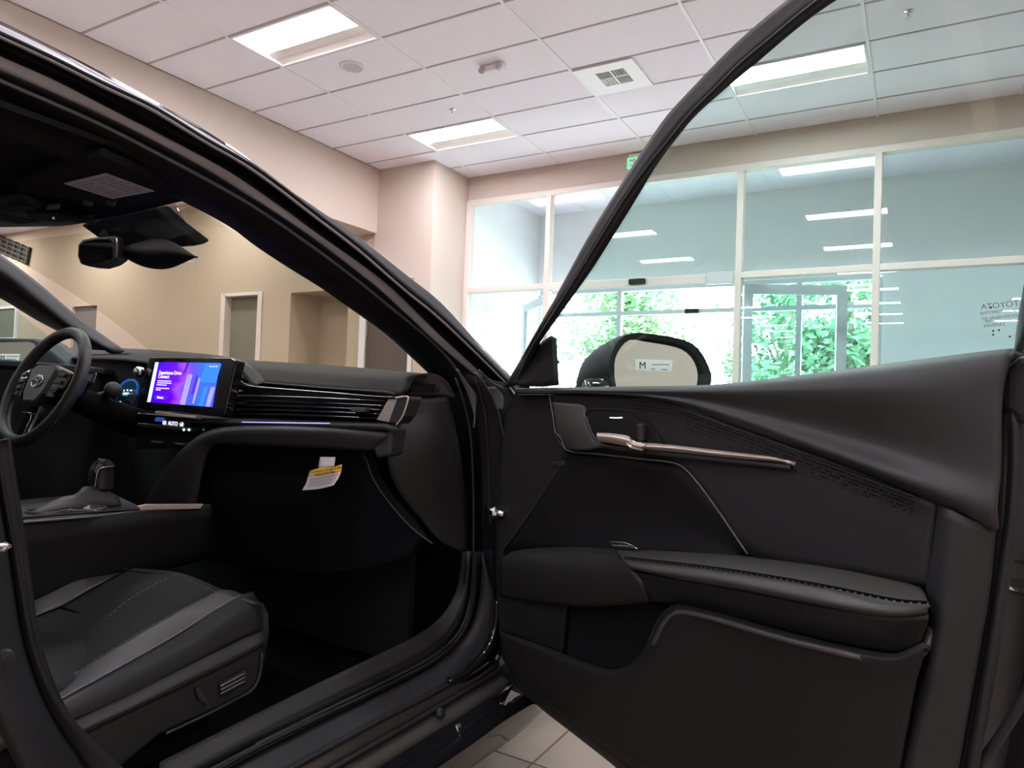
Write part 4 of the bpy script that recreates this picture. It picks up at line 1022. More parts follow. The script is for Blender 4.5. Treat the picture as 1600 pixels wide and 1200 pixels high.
plate('side_shield', [(80, 1166), (112, 1155), (200, 1113), (300, 1065), (380, 1025), (412, 1006), (410, 1040), (402, 1068), (388, 1084), (330, 1112), (250, 1148), (200, 1190), (140, 1240), (60, 1240)], ('X', -1.17), (-0.03, 0, 0), 'trim_black', st, bevel=0.006)
pipe('shield_trim', [(409, 1020), (407, 1050), (396, 1076), (370, 1092), (320, 1118), (260, 1146)], ('X', -1.164), 0.003, 'trim_soft', st, 20)
for k in range(3): pipe('switch_ridge', [(345, 1072 + k * 6), (383, 1052 + k * 6)], ('X', -1.158), 0.0018, 'seam', st, 6)
plate('seat_switch', [(343, 1068), (385, 1046), (386, 1066), (350, 1088)], ('X', -1.162), (-0.01, 0, 0), 'trim_black', st, bevel=0.003)
plate('recline_switch', [(306, 1074), (314, 1074), (330, 1098), (324, 1103), (312, 1094)], ('X', -1.160), (-0.01, 0, 0), 'trim_soft', st, bevel=0.003)
b = B()
rws = []
for k in range(9):
    t = k / 8; y = 0.50 - 0.26 * t; z = 0.47 + 0.55 * t
    w = 0.255 - 0.02 * t
    rws.append([Vector((-1.437 + w * math.cos(a), y + 0.02 + 0.05 * abs(math.cos(a)) ** 3 - (0.055 if False else 0) - 0.06 * (0 if math.sin(a) > -0.001 else 1), z)) if False else Vector((-1.437 + w * math.copysign(abs(math.cos(a)) ** 0.5, math.cos(a)), y - 0.05 + 0.07 * math.copysign(abs(math.sin(a)) ** 0.6, math.sin(a)) + 0.03 * abs(math.cos(a)), z)) for a in [2 * math.pi * i / 28 for i in range(28)]])
vr = b.grid(rws, True); b.bm.faces.new(vr[-1]); b.bm.faces.new(list(reversed(vr[0])))
b.build('backrest', 'leather', st, smooth=True)
b = B(); b.box((-1.44, 0.55, 0.33), (0.40, 0.70, 0.2)); b.build('seat_base', 'trim_dark', st, bevel=0.02)

# ---- sill, weatherstrip, B-pillar
sl = part('door_sill')
SI = [(250, 1190), (330, 1150), (400, 1115), (500, 1066), (600, 1018), (655, 990), (692, 960), (712, 922), (720, 880), (722, 862)]
SM = [(250, 1225), (330, 1185), (400, 1148), (500, 1100), (600, 1052), (672, 1014), (706, 982), (724, 940), (731, 890), (732, 862)]
SE = [(250, 1240), (330, 1200), (400, 1163), (500, 1114), (600, 1066), (682, 1022), (718, 986), (734, 940), (738, 890), (738, 862)]
SG = [(250, 1254), (330, 1214), (400, 1177), (500, 1128), (600, 1080), (690, 1032), (730, 990), (747, 945), (752, 900), (752, 862)]
SD_ = [(300, 1290), (380, 1243), (460, 1198), (530, 1160), (600, 1122), (660, 1092), (727, 1055), (757, 1034), (776, 1005), (784, 970)]
SC2 = [(400, 1272), (460, 1236), (527, 1197), (600, 1155), (650, 1126), (700, 1096), (735, 1075), (765, 1057), (790, 1040)]
SB2 = [(460, 1277), (520, 1241), (587, 1200), (650, 1161), (700, 1131), (750, 1100), (793, 1073), (806, 1066)]
SA2 = [(540, 1268), (600, 1232), (651, 1199), (720, 1155), (790, 1108), (823, 1082)]
SO2 = [(580, 1266), (640, 1230), (689, 1199), (740, 1163), (790, 1125), (838, 1092)]
SU2 = [(620, 1288), (700, 1225), (757, 1185), (798, 1156), (825, 1134), (850, 1110)]
loft('scuff_plate', [(SI, ('X', [-1.125, -1.11, -1.10, -1.10])), (SM, ('X', [-1.085, -1.08, -1.075, -1.07]))], 'trim_soft', sl, 40, 4, 0.01)
loft('inner_gap', [(SM, ('X', [-1.085, -1.08, -1.075, -1.07])), (SE, ('X', [-1.09, -1.08, -1.075, -1.07]))], 'rubber', sl, 40, 2, 0.01)
loft('weatherstrip', [(SE, ('X', [-1.07, -1.06, -1.06, -1.06])), ([(x + 2, y + 6) for x, y in SE], ('X', [-1.05, -1.04, -1.04, -1.04])), (SG, ('X', [-1.065, -1.055, -1.05, -1.05]))], 'rubber', sl, 40, 4, 0.01)
pipe('weatherstrip_edge', [(400, 1163), (500, 1114), (600, 1066), (682, 1022), (718, 986), (734, 940), (739, 890), (740, 800), (738, 720), (733, 665), (722, 620), (711, 590)], ('X', [-1.055, -1.05, -1.05, -1.05, -1.06]), 0.003, 'trim_soft', sl, 60)
loft('sill_shelf', [(SG, ('X', [-1.06, -1.05, -1.045, -1.03])), (SD_, ('X', [-1.0, -1.0, -0.99, -0.985]))], 'trim_black', sl, 40, 4, 0.01)
loft('sill_step', [(SD_, ('X', [-1.0, -1.0, -0.99, -0.985])), (SC2, ('X', [-1.0, -0.985, -0.98]))], 'sill_reflection', sl, 30, 3, 0.01)
loft('lower_seal', [(SC2, ('X', [-1.0, -0.985, -0.98])), (SB2, ('X', [-0.96, -0.95, -0.945]))], 'sill_reflection', sl, 30, 3, 0.01)
loft('rocker_cover', [(SB2, ('X', [-0.955, -0.945, -0.94])), ([((x0 + x1) / 2 + 4, (y0 + y1) / 2 + 6) for (x0, y0), (x1, y1) in zip(SB2[::1][:6], SA2)], ('X', -0.91)), (SA2, ('X', -0.885)), (SO2, ('X', -0.868)), (SU2, ('X', -0.88))], 'paint_black', sl, 34, 5, 0.006)
b = B(); b.lathe(at(688, 1114, ('X', -0.96)), [(0.0, 0.006), (0.010, 0.006), (0.013, 0.0)], 16, axis=Vector((0.9, -0.2, 0.5))); b.build('drain_plug', 'rubber', sl, smooth=True)
plate('clip', [(713, 1133), (719, 1130), (726, 1142), (720, 1146)], ('X', -0.905), (-0.004, 0, -0.002), 'satin_silver', sl)
hp = part('hinge_pillar')
loft('jamb_inner', [([(725, 585), (742, 640), (750, 720), (752, 800), (752, 870), (750, 930)], ('X', -1.055)), ([(744, 590), (758, 640), (764, 720), (766, 800), (766, 870), (763, 940)], ('X', -1.02))], 'rubber', hp, 24, 4, 0.01)
loft('jamb_outer', [([(744, 590), (758, 640), (764, 720), (766, 800), (766, 870), (763, 945), (745, 1000)], ('X', [-1.02, -1.02, -1.02])), ([(775, 595), (782, 640), (786, 720), (787, 800), (787, 870), (786, 950), (776, 1008)], ('X', [-0.985, -0.985, -0.98])), ([(812, 600), (812, 640), (812, 720), (812, 800), (812, 870), (810, 960), (796, 1030)], ('X', [-0.985, -0.985, -0.97]))], 'trim_dark', hp, 30, 6, 0.01)
loft('jamb_corner', [([(764, 935), (758, 970), (745, 1003), (718, 1036), (690, 1056)], ('X', -1.02)), ([(777, 940), (775, 980), (763, 1016), (736, 1046), (705, 1064)], ('X', -0.975)), ([(792, 950), (792, 1000), (780, 1032), (754, 1054), (727, 1068)], ('X', -0.985))], 'paint_black', hp, 26, 8, 0.006)
plate('splash_guard', [(786, 1030), (850, 1040), (856, 1100), (830, 1092), (800, 1078)], ('X', -0.985), (-0.01, 0, 0), 'trim_dark', hp)
loft('fender_edge', [([(712, 577), (724, 600), (734, 622), (740, 650), (738, 668)], ('X', -1.03)), ([(716, 577), (732, 600), (745, 620), (741, 650), (740, 668)], ('X', -1.025))], 'flange_grey', hp, 14, 3, 0.004)
loft('cowl_corner', [([(762, 606), (768, 614), (776, 640)], ('X', -0.985)), ([(774, 606), (786, 618), (786, 640)], ('X', -0.975))], 'flange_grey', hp, 10, 3, 0.004)
pipe('fender_seam', [(742, 582), (760, 604), (776, 634), (784, 668), (794, 704)], ('X', -0.972), 0.0018, 'flange_grey', hp, 20)
pipe('fender_seam', [(748, 578), (770, 598), (788, 607)], ('X', -0.972), 0.0015, 'flange_grey', hp, 12)
b = B(); c = at(772, 801, ('X', -0.965)); b.tube([c + Vector((-0.02, 0.01, 0)), c + Vector((0.03, 0.0, 0))], 0.008, 10); b.build('check_strap', 'satin_silver', hp, smooth=True)
b = B(); b.lathe(c, [(0.014, -0.006), (0.016, 0), (0.014, 0.006), (0.006, 0.012)], 6, axis=Vector((0.6, -0.8, 0))); b.build('hinge_bolt', 'chrome', hp)
pipe('sill_groove', SC2, ('X', [-0.992, -0.977, -0.972]), 0.006, 'rubber', sl, 30)
pipe('sill_groove', SD_, ('X', [-0.995, -0.995, -0.985, -0.98]), 0.005, 'rubber', sl, 40)
bp_ = part('centre_pillar')
BI = [(2, 690), (8, 740), (18, 800), (30, 860), (40, 920), (52, 985), (72, 1050), (105, 1110), (150, 1160), (210, 1215)]
BM = [(-14, 690), (-6, 740), (4, 800), (14, 860), (24, 930), (36, 1000), (56, 1065), (84, 1125), (120, 1180), (150, 1230)]
BO = [(-60, 690), (-50, 740), (-45, 800), (-40, 860), (-30, 930), (-15, 1000), (0, 1060), (20, 1120), (50, 1190), (80, 1250)]
loft('pillar_seal', [(BI, ('X', [-1.085, -1.085, -1.075])), ([(x - 6, y) for x, y in BI], ('X', -1.05)), (BM, ('X', -1.06))], 'rubber', bp_, 30, 4, 0.02)
loft('pillar_face', [(BM, ('X', -1.06)), ([(x - 18, y) for x, y in BM], ('X', -1.02)), (BO, ('X', -0.985))], 'rubber', bp_, 30, 4, 0.02)
b = B(); b.tube([at(-25, 853, ('X', -0.99)), at(8, 851, ('X', -0.97)), at(14, 853, ('X', -0.968)), at(8, 858, ('X', -0.972)), at(-25, 860, ('X', -0.99))], 0.0035, 10); b.build('striker', 'satin_silver', bp_, smooth=True, label='bright metal door striker')
b = B(); b.lathe(at(5, 1028, ('X', -1.0)), [(0.012, 0), (0.010, 0.006), (0, 0.008)], 12, axis=Vector((1, -0.3, 0))); b.build('bolt', 'rubber', bp_)
# ---- the open door
dr = part('front_door')
Dp = lambda off, lean=0.0: ('D', off, lean)
def dn(k): return DN * k
# pressed shell: inner skin with real depth to the outer skin
plate('door_shell', [(806, 610), (860, 606), (1110, 602), (1250, 588), (1400, 569), (1588, 548), (1578, 600), (1572, 700), (1566, 828), (1556, 920), (1536, 1050), (1508, 1200), (1490, 1290), (1085, 1290), (1000, 1216), (905, 1140), (850, 1100), (800, 1058), (784, 1030), (779, 985), (774, 900), (774, 800), (780, 700), (790, 640)], Dp(-0.012), dn(-0.125), 'rubber', dr, bevel=0.004)
plate('outer_skin', [(830, 640), (1590, 560), (1700, 560), (1700, 900), (1660, 1050), (1610, 1200), (1580, 1290), (1085, 1290), (1000, 1216), (905, 1140), (850, 1100), (820, 1060)], Dp(-0.137), dn(-0.03), 'trim_dark', dr, bevel=0.004)
# window frame and its seals (leaning in towards the roof)
LEAN = 0.34
FO = [(797, 590), (806, 574), (859, 480), (922, 364), (1000, 240), (1045, 176), (1112, 105), (1169, 49), (1229, 0), (1330, -75), (1450, -135), (1580, -165), (1680, -160)]
FM = [(815, 575), (831, 542), (890, 449), (957, 339), (997, 277), (1075, 180), (1157, 97), (1225, 41), (1274, 0), (1360, -60), (1470, -112), (1590, -140), (1680, -135)]
FI = [(838, 545), (850, 527), (928, 417), (981, 333), (1037, 240), (1097, 169), (1157, 120), (1240, 49), (1304, 0), (1390, -48), (1490, -90), (1600, -115), (1680, -110)]
YS = [540, 500, 460, 420, 380, 340, 300, 260, 220, 180, 140, 100, 60, 20, -20, -60]
FO2 = [(786, 606), (806, 574)] + even(FO, YS, 1) + FO[-4:]
FM2 = [(806, 600), (816, 572)] + even(FM, YS, 1) + FM[-4:]
FI2 = [(830, 604), (836, 572)] + even(FI[:1] + FI[1:], YS, 1) + FI[-4:]
NF = min(len(FO2), len(FM2), len(FI2))
loft('window_frame', [(FO2, Dp(0.012, LEAN)), (FM2, Dp(0.026, LEAN))], 'trim_black', dr, 60, 4, 0.012, smooth='index')
loft('frame_seal', [(FM2, Dp(0.022, LEAN)), ([((a + c) / 2, (b_ + d) / 2) for (a, b_), (c, d) in zip(FM2, FI2)], Dp(0.006, LEAN)), (FI2, Dp(-0.004, LEAN))], 'rubber', dr, 60, 4, 0.01, smooth='index')
pipe('frame_bead', FM2, Dp(0.027, LEAN), 0.0011, 'seam', dr, 70, 6, 'index')
loft('rear_frame', [([(1584, 548), (1590, 500), (1602, 430), (1640, 200), (1668, 0), (1690, -160)], Dp(0.0, LEAN)), ([(1600, 552), (1608, 500), (1622, 430), (1664, 200), (1695, 0), (1715, -160)], Dp(0.02, LEAN)), ([(1640, 560), (1650, 500), (1665, 430), (1700, 200), (1735, 0), (1750, -160)], Dp(0.0, LEAN))], 'rubber', dr, 20, 4, 0.03)
GL = [(852, 612), (845, 535), (928, 414), (981, 330), (1037, 237), (1097, 166), (1157, 117), (1240, 46), (1304, -3), (1390, -52), (1490, -95), (1600, -120), (1690, -115), (1660, 100), (1625, 350), (1600, 520), (1598, 556), (1400, 580), (1110, 612)]
plate('window_glass', GL, Dp(-0.012, LEAN), dn(-0.004), 'car_glass_green', dr)
pipe('glass_edge', [(850, 529), (928, 420), (981, 337), (1037, 244), (1097, 173), (1157, 124)], Dp(-0.012, LEAN), 0.0018, 'pane_vestibule', dr, 40)
# printed marks on the glass: read reversed from inside
WP = Dp(-0.0105, LEAN)
def wm(px, py):
    o = at(px, py, WP); x = (at(px + 10, py - 1.0, WP) - o).normalized(); y = (at(px, py - 10, WP) - o); z = x.cross(y).normalized(); y = z.cross(x)
    M = Matrix((-x, y, -z)).transposed().to_4x4(); M.translation = o; return M
for (t, s, px, py) in (('TOYOTA', 0.0098, 1562, 477), ('AGC AUTOMOTIVE', 0.0050, 1563, 487), ('DOT376 M66AF AS1', 0.0048, 1563, 495.5), ('505', 0.005, 1544, 502), ('LAMISAFE', 0.0054, 1553, 508)):
    text_mesh('glass_print', t, s, wm(px, py), 'ink_grey', dr, 0.0002)
for (x, y) in ((1549, 480.5), (1552, 517), (1561, 516), (1552, 523), (1578, 526)):
    b = B(); b.lathe(at(x, y, WP), [(0, 0), (0.0012, 0), (0.0012, 0.0003), (0, 0.0003)], 8, axis=DN); b.build('print_dot', 'ink', dr)
# triangular sail trim in the front corner
loft('sail_trim', [([(800, 600), (820, 570), (845, 535), (862, 524)], Dp(0.03)), ([(812, 602), (835, 590), (852, 565), (863, 530)], Dp(0.035)), ([(830, 604), (848, 604), (862, 603), (867, 602)], Dp(0.03))], 'trim_black', dr, 14, 4, 0.012)
b = B(); b.lathe(at(871, 566, Dp(0.02)), [(0.004, -0.003), (0.004, 0.003)], 8, axis=DU); b.build('sail_clip', 'rubber', dr)
# upper trim roll
loft('upper_trim', [([(806, 607), (840, 606), (900, 605), (1000, 603.5), (1110, 601), (1200, 592), (1350, 573), (1480, 556), (1562, 546), (1588, 544)], Dp([0.0, 0.0, 0.0])),
                    ([(806, 608), (840, 607), (900, 607), (1000, 606), (1110, 605), (1200, 598), (1350, 582), (1480, 568), (1550, 560), (1578, 560)], Dp([0.02, 0.035, 0.04, 0.04, 0.02])),
                    ([(807, 611), (840, 610), (900, 610), (1000, 611), (1110, 612), (1200, 612), (1350, 612), (1470, 614), (1538, 614), (1566, 616)], Dp([0.03, 0.044, 0.052, 0.055, 0.025])),
                    ([(807, 613), (840, 613), (900, 613), (1000, 616), (1080, 623), (1180, 644), (1300, 675), (1420, 708), (1510, 734), (1560, 745)], Dp([0.03, 0.042, 0.04, 0.032, 0.025])),
                    ([(808, 614), (840, 614), (900, 614), (1000, 618), (1070, 630), (1160, 658), (1300, 708), (1430, 755), (1505, 782), (1556, 800)], Dp([0.03, 0.042, 0.048, 0.055, 0.03])),
                    ([(808, 616), (840, 616), (900, 616), (1000, 621), (1050, 630), (1150, 666), (1300, 719), (1440, 776), (1500, 804), (1556, 830)], Dp([0.022, 0.03, 0.03, 0.03, 0.02]))], 'trim_soft', dr, 60, 5, 0.008)
# front edge panel of the trim
plate('front_panel', [(808, 616), (858, 616), (866, 655), (872, 690), (884, 703), (878, 722), (852, 765), (812, 825), (786, 858), (779, 900), (778, 800), (784, 700), (795, 640)], Dp(0.004), dn(-0.016), 'trim_black', dr, bevel=0.003)
# perforated insert
m_ = MATS['leather'].copy(); m_.name = 'perforated_leather'; MATS['perforated_leather'] = m_
nt = m_.node_tree
loft('insert_panel', [([(858, 618), (900, 617), (1000, 622), (1050, 631), (1150, 667), (1300, 720), (1400, 760), (1462, 787)], Dp([0.022, 0.026, 0.026, 0.022])),
                      ([(866, 655), (920, 657), (1000, 664), (1070, 680), (1160, 720), (1290, 782), (1390, 822), (1455, 850)], Dp([0.016, 0.022, 0.024, 0.02])),
                      ([(885, 702), (930, 707), (1000, 716), (1055, 723), (1110, 780), (1170, 866), (1330, 896), (1446, 915)], Dp([0.012, 0.02, 0.02, 0.018]))], 'insert_leather', dr, 50, 6, 0.008)
b = B(); rnd2 = random.Random(2)
for k in range(150):     # perforation holes that fade out downwards
    t = k / 149
    for r in range(6):
        if rnd2.random() < r * 0.13: continue
        pts_ = [(1000, 624), (1050, 634), (1150, 670), (1300, 723), (1440, 780)]
        q = resample(pts_, 150, False)[k][0] if False else None
        x = 985 + t * 450; y = (622 + (x - 985) * 0.13) if x < 1050 else (632 + (x - 1050) * 0.3604)
        px, py = x - r * 1.6 + (r % 2) * 1.5, y + 4 + r * 5.5
        o = at(px, py, Dp(0.0262 - 0.0003 * r)); u, v = DU * 0.0008, Vector((0, 0, 0.0008))
        b.poly([o - u - v, o + u - v, o + u + v, o - u + v], DN * 0.0004)
b.build('perforation', 'seam_dark', dr, kind='stuff')
pipe('seam_line', [(858, 618), (864, 650), (868, 676), (876, 684), (885, 703), (930, 709), (1000, 717), (1055, 724), (1075, 737), (1110, 781), (1168, 866)], Dp([0.024, 0.022, 0.021, 0.021]), 0.0015, 'seam', dr, 60)
# concave area behind the armrest
loft('hollow_panel', [([(880, 706), (930, 711), (1000, 719), (1055, 727), (1110, 783), (1168, 866)], Dp(0.012)), ([(872, 730), (905, 760), (960, 790), (1020, 810), (1090, 830), (1160, 868)], Dp([0.012, -0.004, 0.006])), ([(788, 860), (830, 862), (900, 862), (980, 862), (1080, 866), (1150, 872)], Dp([0.008, 0.006, 0.008]))], 'trim_dark', dr, 30, 6, 0.006)
pipe('hollow_edge', [(881, 721), (866, 742), (840, 784), (812, 824), (787, 858)], Dp(0.011), 0.003, 'trim_soft', dr, 24)
plate('hollow_ledge', [(862, 722), (880, 720), (882, 727), (862, 728)], Dp(0.014), dn(-0.01), 'trim_soft', dr, bevel=0.002)
# inside handle in its bezel
BZ = [(908, 640), (916, 630), (980, 636), (1006, 652), (1024, 672), (1036, 694), (1000, 700), (940, 694), (926, 688), (914, 660)]
loft('handle_bezel', [([(860, 628), (865, 655), (871, 682), (886, 702)], Dp([0.0215, 0.021, 0.02])), ([(884, 630), (888, 656), (894, 684), (908, 704)], Dp([0.023, 0.033, 0.034])), ([(908, 632), (914, 656), (924, 682), (938, 698)], Dp([0.0235, 0.034, 0.034])), ([(914, 636), (919, 658), (930, 684), (942, 694)], Dp([0.023, 0.027, 0.027]))], 'leather_lit', dr, 20, 5, 0.006)
plate('handle_cup', [(914, 644), (925, 640), (985, 643), (1003, 656), (1020, 672), (1034, 694), (1000, 694), (940, 690), (930, 684), (919, 662)], Dp(0.0285), dn(-0.006), 'trim_dark', dr)
pipe('bezel_rim', [(916, 652), (921, 668), (930, 686), (940, 696), (975, 702), (1010, 706), (1080, 714), (1150, 721), (1236, 730)], Dp(0.030), 0.0045, 'trim_soft', dr, 40)
pipe('bezel_rim', [(916, 652), (917, 643), (930, 640), (985, 643), (1004, 656), (1022, 674), (1036, 694)], Dp(0.028), 0.002, 'trim_dark', dr, 30)
loft('door_handle', [([(933, 676), (955, 677), (984, 682), (987, 690), (1003, 694)], Dp(0.046)), ([(932, 681), (955, 683), (983, 689), (988, 694), (1003, 698)], Dp(0.056)), ([(934, 690), (955, 693), (980, 698), (990, 700), (1003, 703)], Dp(0.046))], 'satin_bronze', dr, 24, 4, 0.01, label='satin bronze door release lever')
loft('pull_trim', [([(1000, 691), (1050, 695), (1110, 702), (1170, 709), (1215, 715), (1242, 724)], Dp(0.034)), ([(1000, 697), (1050, 700), (1110, 707), (1170, 713), (1214, 718), (1242, 724.6)], Dp([0.044,0.044,0.044,0.036])), ([(1000, 702), (1050, 706), (1110, 712), (1170, 718), (1212, 721), (1242, 725.2)], Dp(0.034))], 'satin_bronze', dr, 24, 4, 0.003, label='long satin bronze trim strip')
pipe('handle_joint', [(1003, 692), (1000, 697), (1000, 703)], Dp(0.045), 0.0016, 'satin_silver', dr, 8)
plate('lock_lever', [(994, 661), (1003, 662), (1003, 689), (996, 690)], Dp(0.042), dn(-0.014), 'trim_soft', dr, bevel=0.004)
pipe('handle_lamp', [(953, 652.5), (963, 653), (972, 652.5)], Dp(0.032), 0.0012, 'lit_white', dr, 8, label='small lit strip inside the handle cup')
# armrest
loft('armrest_front', [([(784, 872), (800, 862), (840, 856), (900, 854), (962, 856)], Dp([0.01, 0.02, 0.02])), ([(782, 878), (800, 874), (840, 870), (900, 868), (968, 872)], Dp([0.03, 0.055, 0.06, 0.064])), ([(780, 886), (800, 887), (850, 889), (910, 892), (988, 892)], Dp([0.035, 0.066, 0.072, 0.076])),
                        ([(780, 906), (800, 910), (850, 914), (920, 918), (1004, 914)], Dp([0.034, 0.06, 0.068, 0.072])), ([(780, 930), (800, 934), (850, 942), (920, 948), (1014, 941)], Dp([0.02, 0.03, 0.042, 0.05]))], 'trim_black', dr, 34, 5, 0.008)
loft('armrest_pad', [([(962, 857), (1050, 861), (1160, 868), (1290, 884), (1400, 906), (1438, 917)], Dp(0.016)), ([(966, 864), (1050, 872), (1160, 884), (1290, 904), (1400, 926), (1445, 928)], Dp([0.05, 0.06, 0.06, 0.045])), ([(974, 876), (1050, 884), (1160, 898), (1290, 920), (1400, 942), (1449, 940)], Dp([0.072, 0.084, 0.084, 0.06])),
                      ([(984, 886), (1050, 897), (1150, 912), (1290, 940), (1400, 958), (1450, 952)], Dp([0.082, 0.096, 0.096, 0.062])), ([(990, 890), (1050, 903), (1150, 920), (1290, 948), (1390, 965), (1449, 964)], Dp([0.074, 0.086, 0.086, 0.05]))], 'leather_lit', dr, 44, 6, 0.01)
ST = [(976, 873), (1050, 881), (1160, 895), (1290, 917), (1400, 939), (1449, 943)]
dashes(ST, Dp([0.074, 0.086, 0.086, 0.071]), 0.0055, 0.0035, 0.001, 600).build('stitching', 'seam_dark', dr)
pipe('pad_seam', [(x, y - 2.5) for x, y in ST], Dp([0.071, 0.083, 0.083, 0.068]), 0.0012, 'seam_dark', dr, 40)
loft('armrest_side', [([(985, 894), (1050, 904), (1150, 921), (1290, 949), (1390, 966), (1451, 967)], Dp([0.07, 0.08, 0.08, 0.06])), ([(1000, 915), (1060, 926), (1150, 946), (1290, 975), (1390, 994), (1447, 984)], Dp([0.066, 0.074, 0.074, 0.045])), ([(1010, 940), (1060, 944), (1150, 966), (1290, 1000), (1400, 1018), (1440, 1002)], Dp([0.05, 0.06, 0.06, 0.04]))], 'lower_plastic', dr, 34, 5, 0.008)
plate('switch_bezel', [(952, 850), (985, 852), (994, 858), (962, 857)], Dp(0.03), dn(-0.02), 'satin_silver', dr, bevel=0.002)
pipe('switch_edge', [(952, 847), (975, 848), (988, 853), (996, 858)], Dp(0.035), 0.002, 'satin_silver', dr, 14)
# map pocket and lower panel
plate('pocket_back', [(884, 935), (1040, 944), (1050, 1010), (980, 1050), (870, 1035), (786, 1000), (785, 930)], Dp(-0.006), dn(-0.004), 'trim_dark', dr)
plate('speaker_grille', [(786, 892), (850, 893), (888, 905), (884, 940), (876, 1020), (782, 985)], Dp(0.014), dn(-0.012), 'lower_plastic', dr, bevel=0.004)
for k in range(10):
    pipe('grille_rib', [(800, 893 + k * 3.4), (840, 894 + k * 3.6), (886, 900 + k * 4.6)], Dp(0.016), 0.0011, 'trim_black', dr, 8)
loft('lower_panel', [([(780, 986), (850, 1009), (925, 1038), (962, 1046), (988, 1034), (1012, 1004), (1034, 958), (1062, 944), (1250, 992), (1392, 1021), (1442, 1003)], Dp([0.04, 0.06, 0.065, 0.065, 0.065, 0.065])),
                      ([(781, 992), (850, 1020), (920, 1049), (968, 1057), (1000, 1045), (1026, 1012), (1046, 968), (1068, 957), (1250, 1004), (1394, 1032), (1446, 1014)], Dp([0.05, 0.075, 0.08, 0.085, 0.085, 0.07])),
                      ([(785, 1020), (850, 1060), (910, 1090), (970, 1100), (1020, 1090), (1060, 1060), (1100, 1030), (1140, 1020), (1270, 1050), (1380, 1080), (1428, 1080)], Dp([0.04, 0.06, 0.065, 0.07, 0.07, 0.05])),
                      ([(800, 1056), (860, 1104), (930, 1158), (985, 1200), (1040, 1240), (1085, 1275), (1150, 1280), (1220, 1280), (1300, 1280), (1360, 1280), (1388, 1280)], Dp([0.01, 0.02, 0.03, 0.04, 0.04]))], 'lower_plastic', dr, 70, 6, 0.01)
loft('pocket_lip', [([(1010, 1004), (1034, 958), (1062, 944), (1250, 992), (1392, 1020), (1424, 1016), (1442, 1000), (1449, 978)], Dp([0.05, 0.055, 0.055, 0.03])), ([(1020, 1008), (1042, 966), (1066, 954), (1250, 1003), (1394, 1032), (1432, 1026), (1450, 1006), (1456, 982)], Dp([0.08, 0.09, 0.09, 0.03]))], 'leather_lit', dr, 40, 3, 0.006)
loft('rear_panel', [([(1463, 788), (1456, 850), (1446, 915), (1452, 960), (1444, 1005), (1428, 1080), (1406, 1180), (1388, 1280)], Dp(0.018)), ([(1486, 798), (1478, 860), (1472, 920), (1470, 965), (1462, 1020), (1446, 1100), (1424, 1190), (1408, 1280)], Dp(0.036)), ([(1522, 814), (1516, 870), (1508, 930), (1500, 980), (1490, 1030), (1476, 1110), (1456, 1200), (1440, 1280)], Dp(0.026)), ([(1557, 829), (1552, 880), (1545, 940), (1536, 990), (1527, 1040), (1514, 1110), (1498, 1200), (1482, 1280)], Dp(0.008))], 'trim_black', dr, 30, 5, 0.008)
loft('door_seal', [([(1572, 640), (1574, 700), (1572, 760), (1566, 828), (1556, 900), (1536, 1030), (1506, 1200), (1490, 1280)], Dp(-0.005)), ([(1582, 640), (1584, 700), (1582, 760), (1576, 828), (1566, 900), (1546, 1030), (1516, 1200), (1500, 1280)], Dp(0.003))], 'rubber', dr, 24, 3, 0.01)
plate('corner_block', [(1564, 575), (1590, 556), (1640, 552), (1640, 660), (1592, 662), (1580, 655), (1562, 640)], Dp(0.004), dn(-0.05), 'rubber', dr, bevel=0.01)
LT = lambda x, e: Dp(-0.012 - (x - 1556) / 68 * 0.125 + e)
b = B(); ring = [at(x, y, LT(x, 0.006)) for x, y in ((1566, 888), (1567, 904), (1571, 914), (1580, 920), (1600, 926), (1614, 926), (1616, 890), (1604, 880), (1576, 876), (1569, 879))]
b.tube(ring, 0.0035, 8, closed=True); b.build('latch_rim', 'chrome', dr, smooth=True, label='bright rim around the door latch')
b = B(); b.poly([at(x, y, LT(x, 0.004)) for x, y in ((1567, 888), (1568, 904), (1572, 913), (1581, 918), (1600, 924), (1613, 924), (1615, 891), (1603, 882), (1577, 878))], DU * -0.004); b.build('latch_plate', 'trim_dark', dr)
pipe('lower_seal', [(1640, 1010), (1606, 1080), (1570, 1140), (1528, 1200), (1480, 1280)], Dp(-0.02), 0.006, 'rubber', dr, 20)
loft('bottom_seal', [([(786, 1040), (850, 1096), (905, 1136), (985, 1200), (1080, 1285)], Dp(0.0)), ([(782, 1052), (846, 1108), (900, 1150), (970, 1206), (1060, 1290)], Dp(-0.02))], 'rubber', dr, 24, 3, 0.02)

# ---- door mirror
sm = part('door_mirror')
mo = HINGE + DU * 0.20 - DN * 0.20; mo.z = 1.0
mn = (DU + DN * 0.30).normalized()
MM = lambda o: ('P', mo + mn * o, mn)
BZm = [(951, 600), (946, 578), (953, 547), (966, 527), (984, 520), (1002, 519), (1072, 532), (1094, 549), (1108, 576), (1112, 592), (1104, 618), (1090, 640), (1040, 652), (985, 650), (962, 634)]
rows = []
Pb = crv(BZm + [BZm[0]], MM(0.0), 41)[:-1]
cen = sum(Pb, Vector()) / len(Pb)
for k, (sc_, dp) in enumerate(((0.97, 0.004), (1.0, -0.006), (0.99, -0.03), (0.95, -0.06), (0.85, -0.095), (0.66, -0.125), (0.4, -0.14))):
    rows.append([cen + (p - cen) * sc_ + mn * dp + Vector((0.62, 0.0, 0.30)) * dp for p in Pb])
b = B(); vr = b.grid(rows, True); b.bm.faces.new(vr[-1]); b.build('mirror_shell', 'trim_soft', sm, smooth=True)
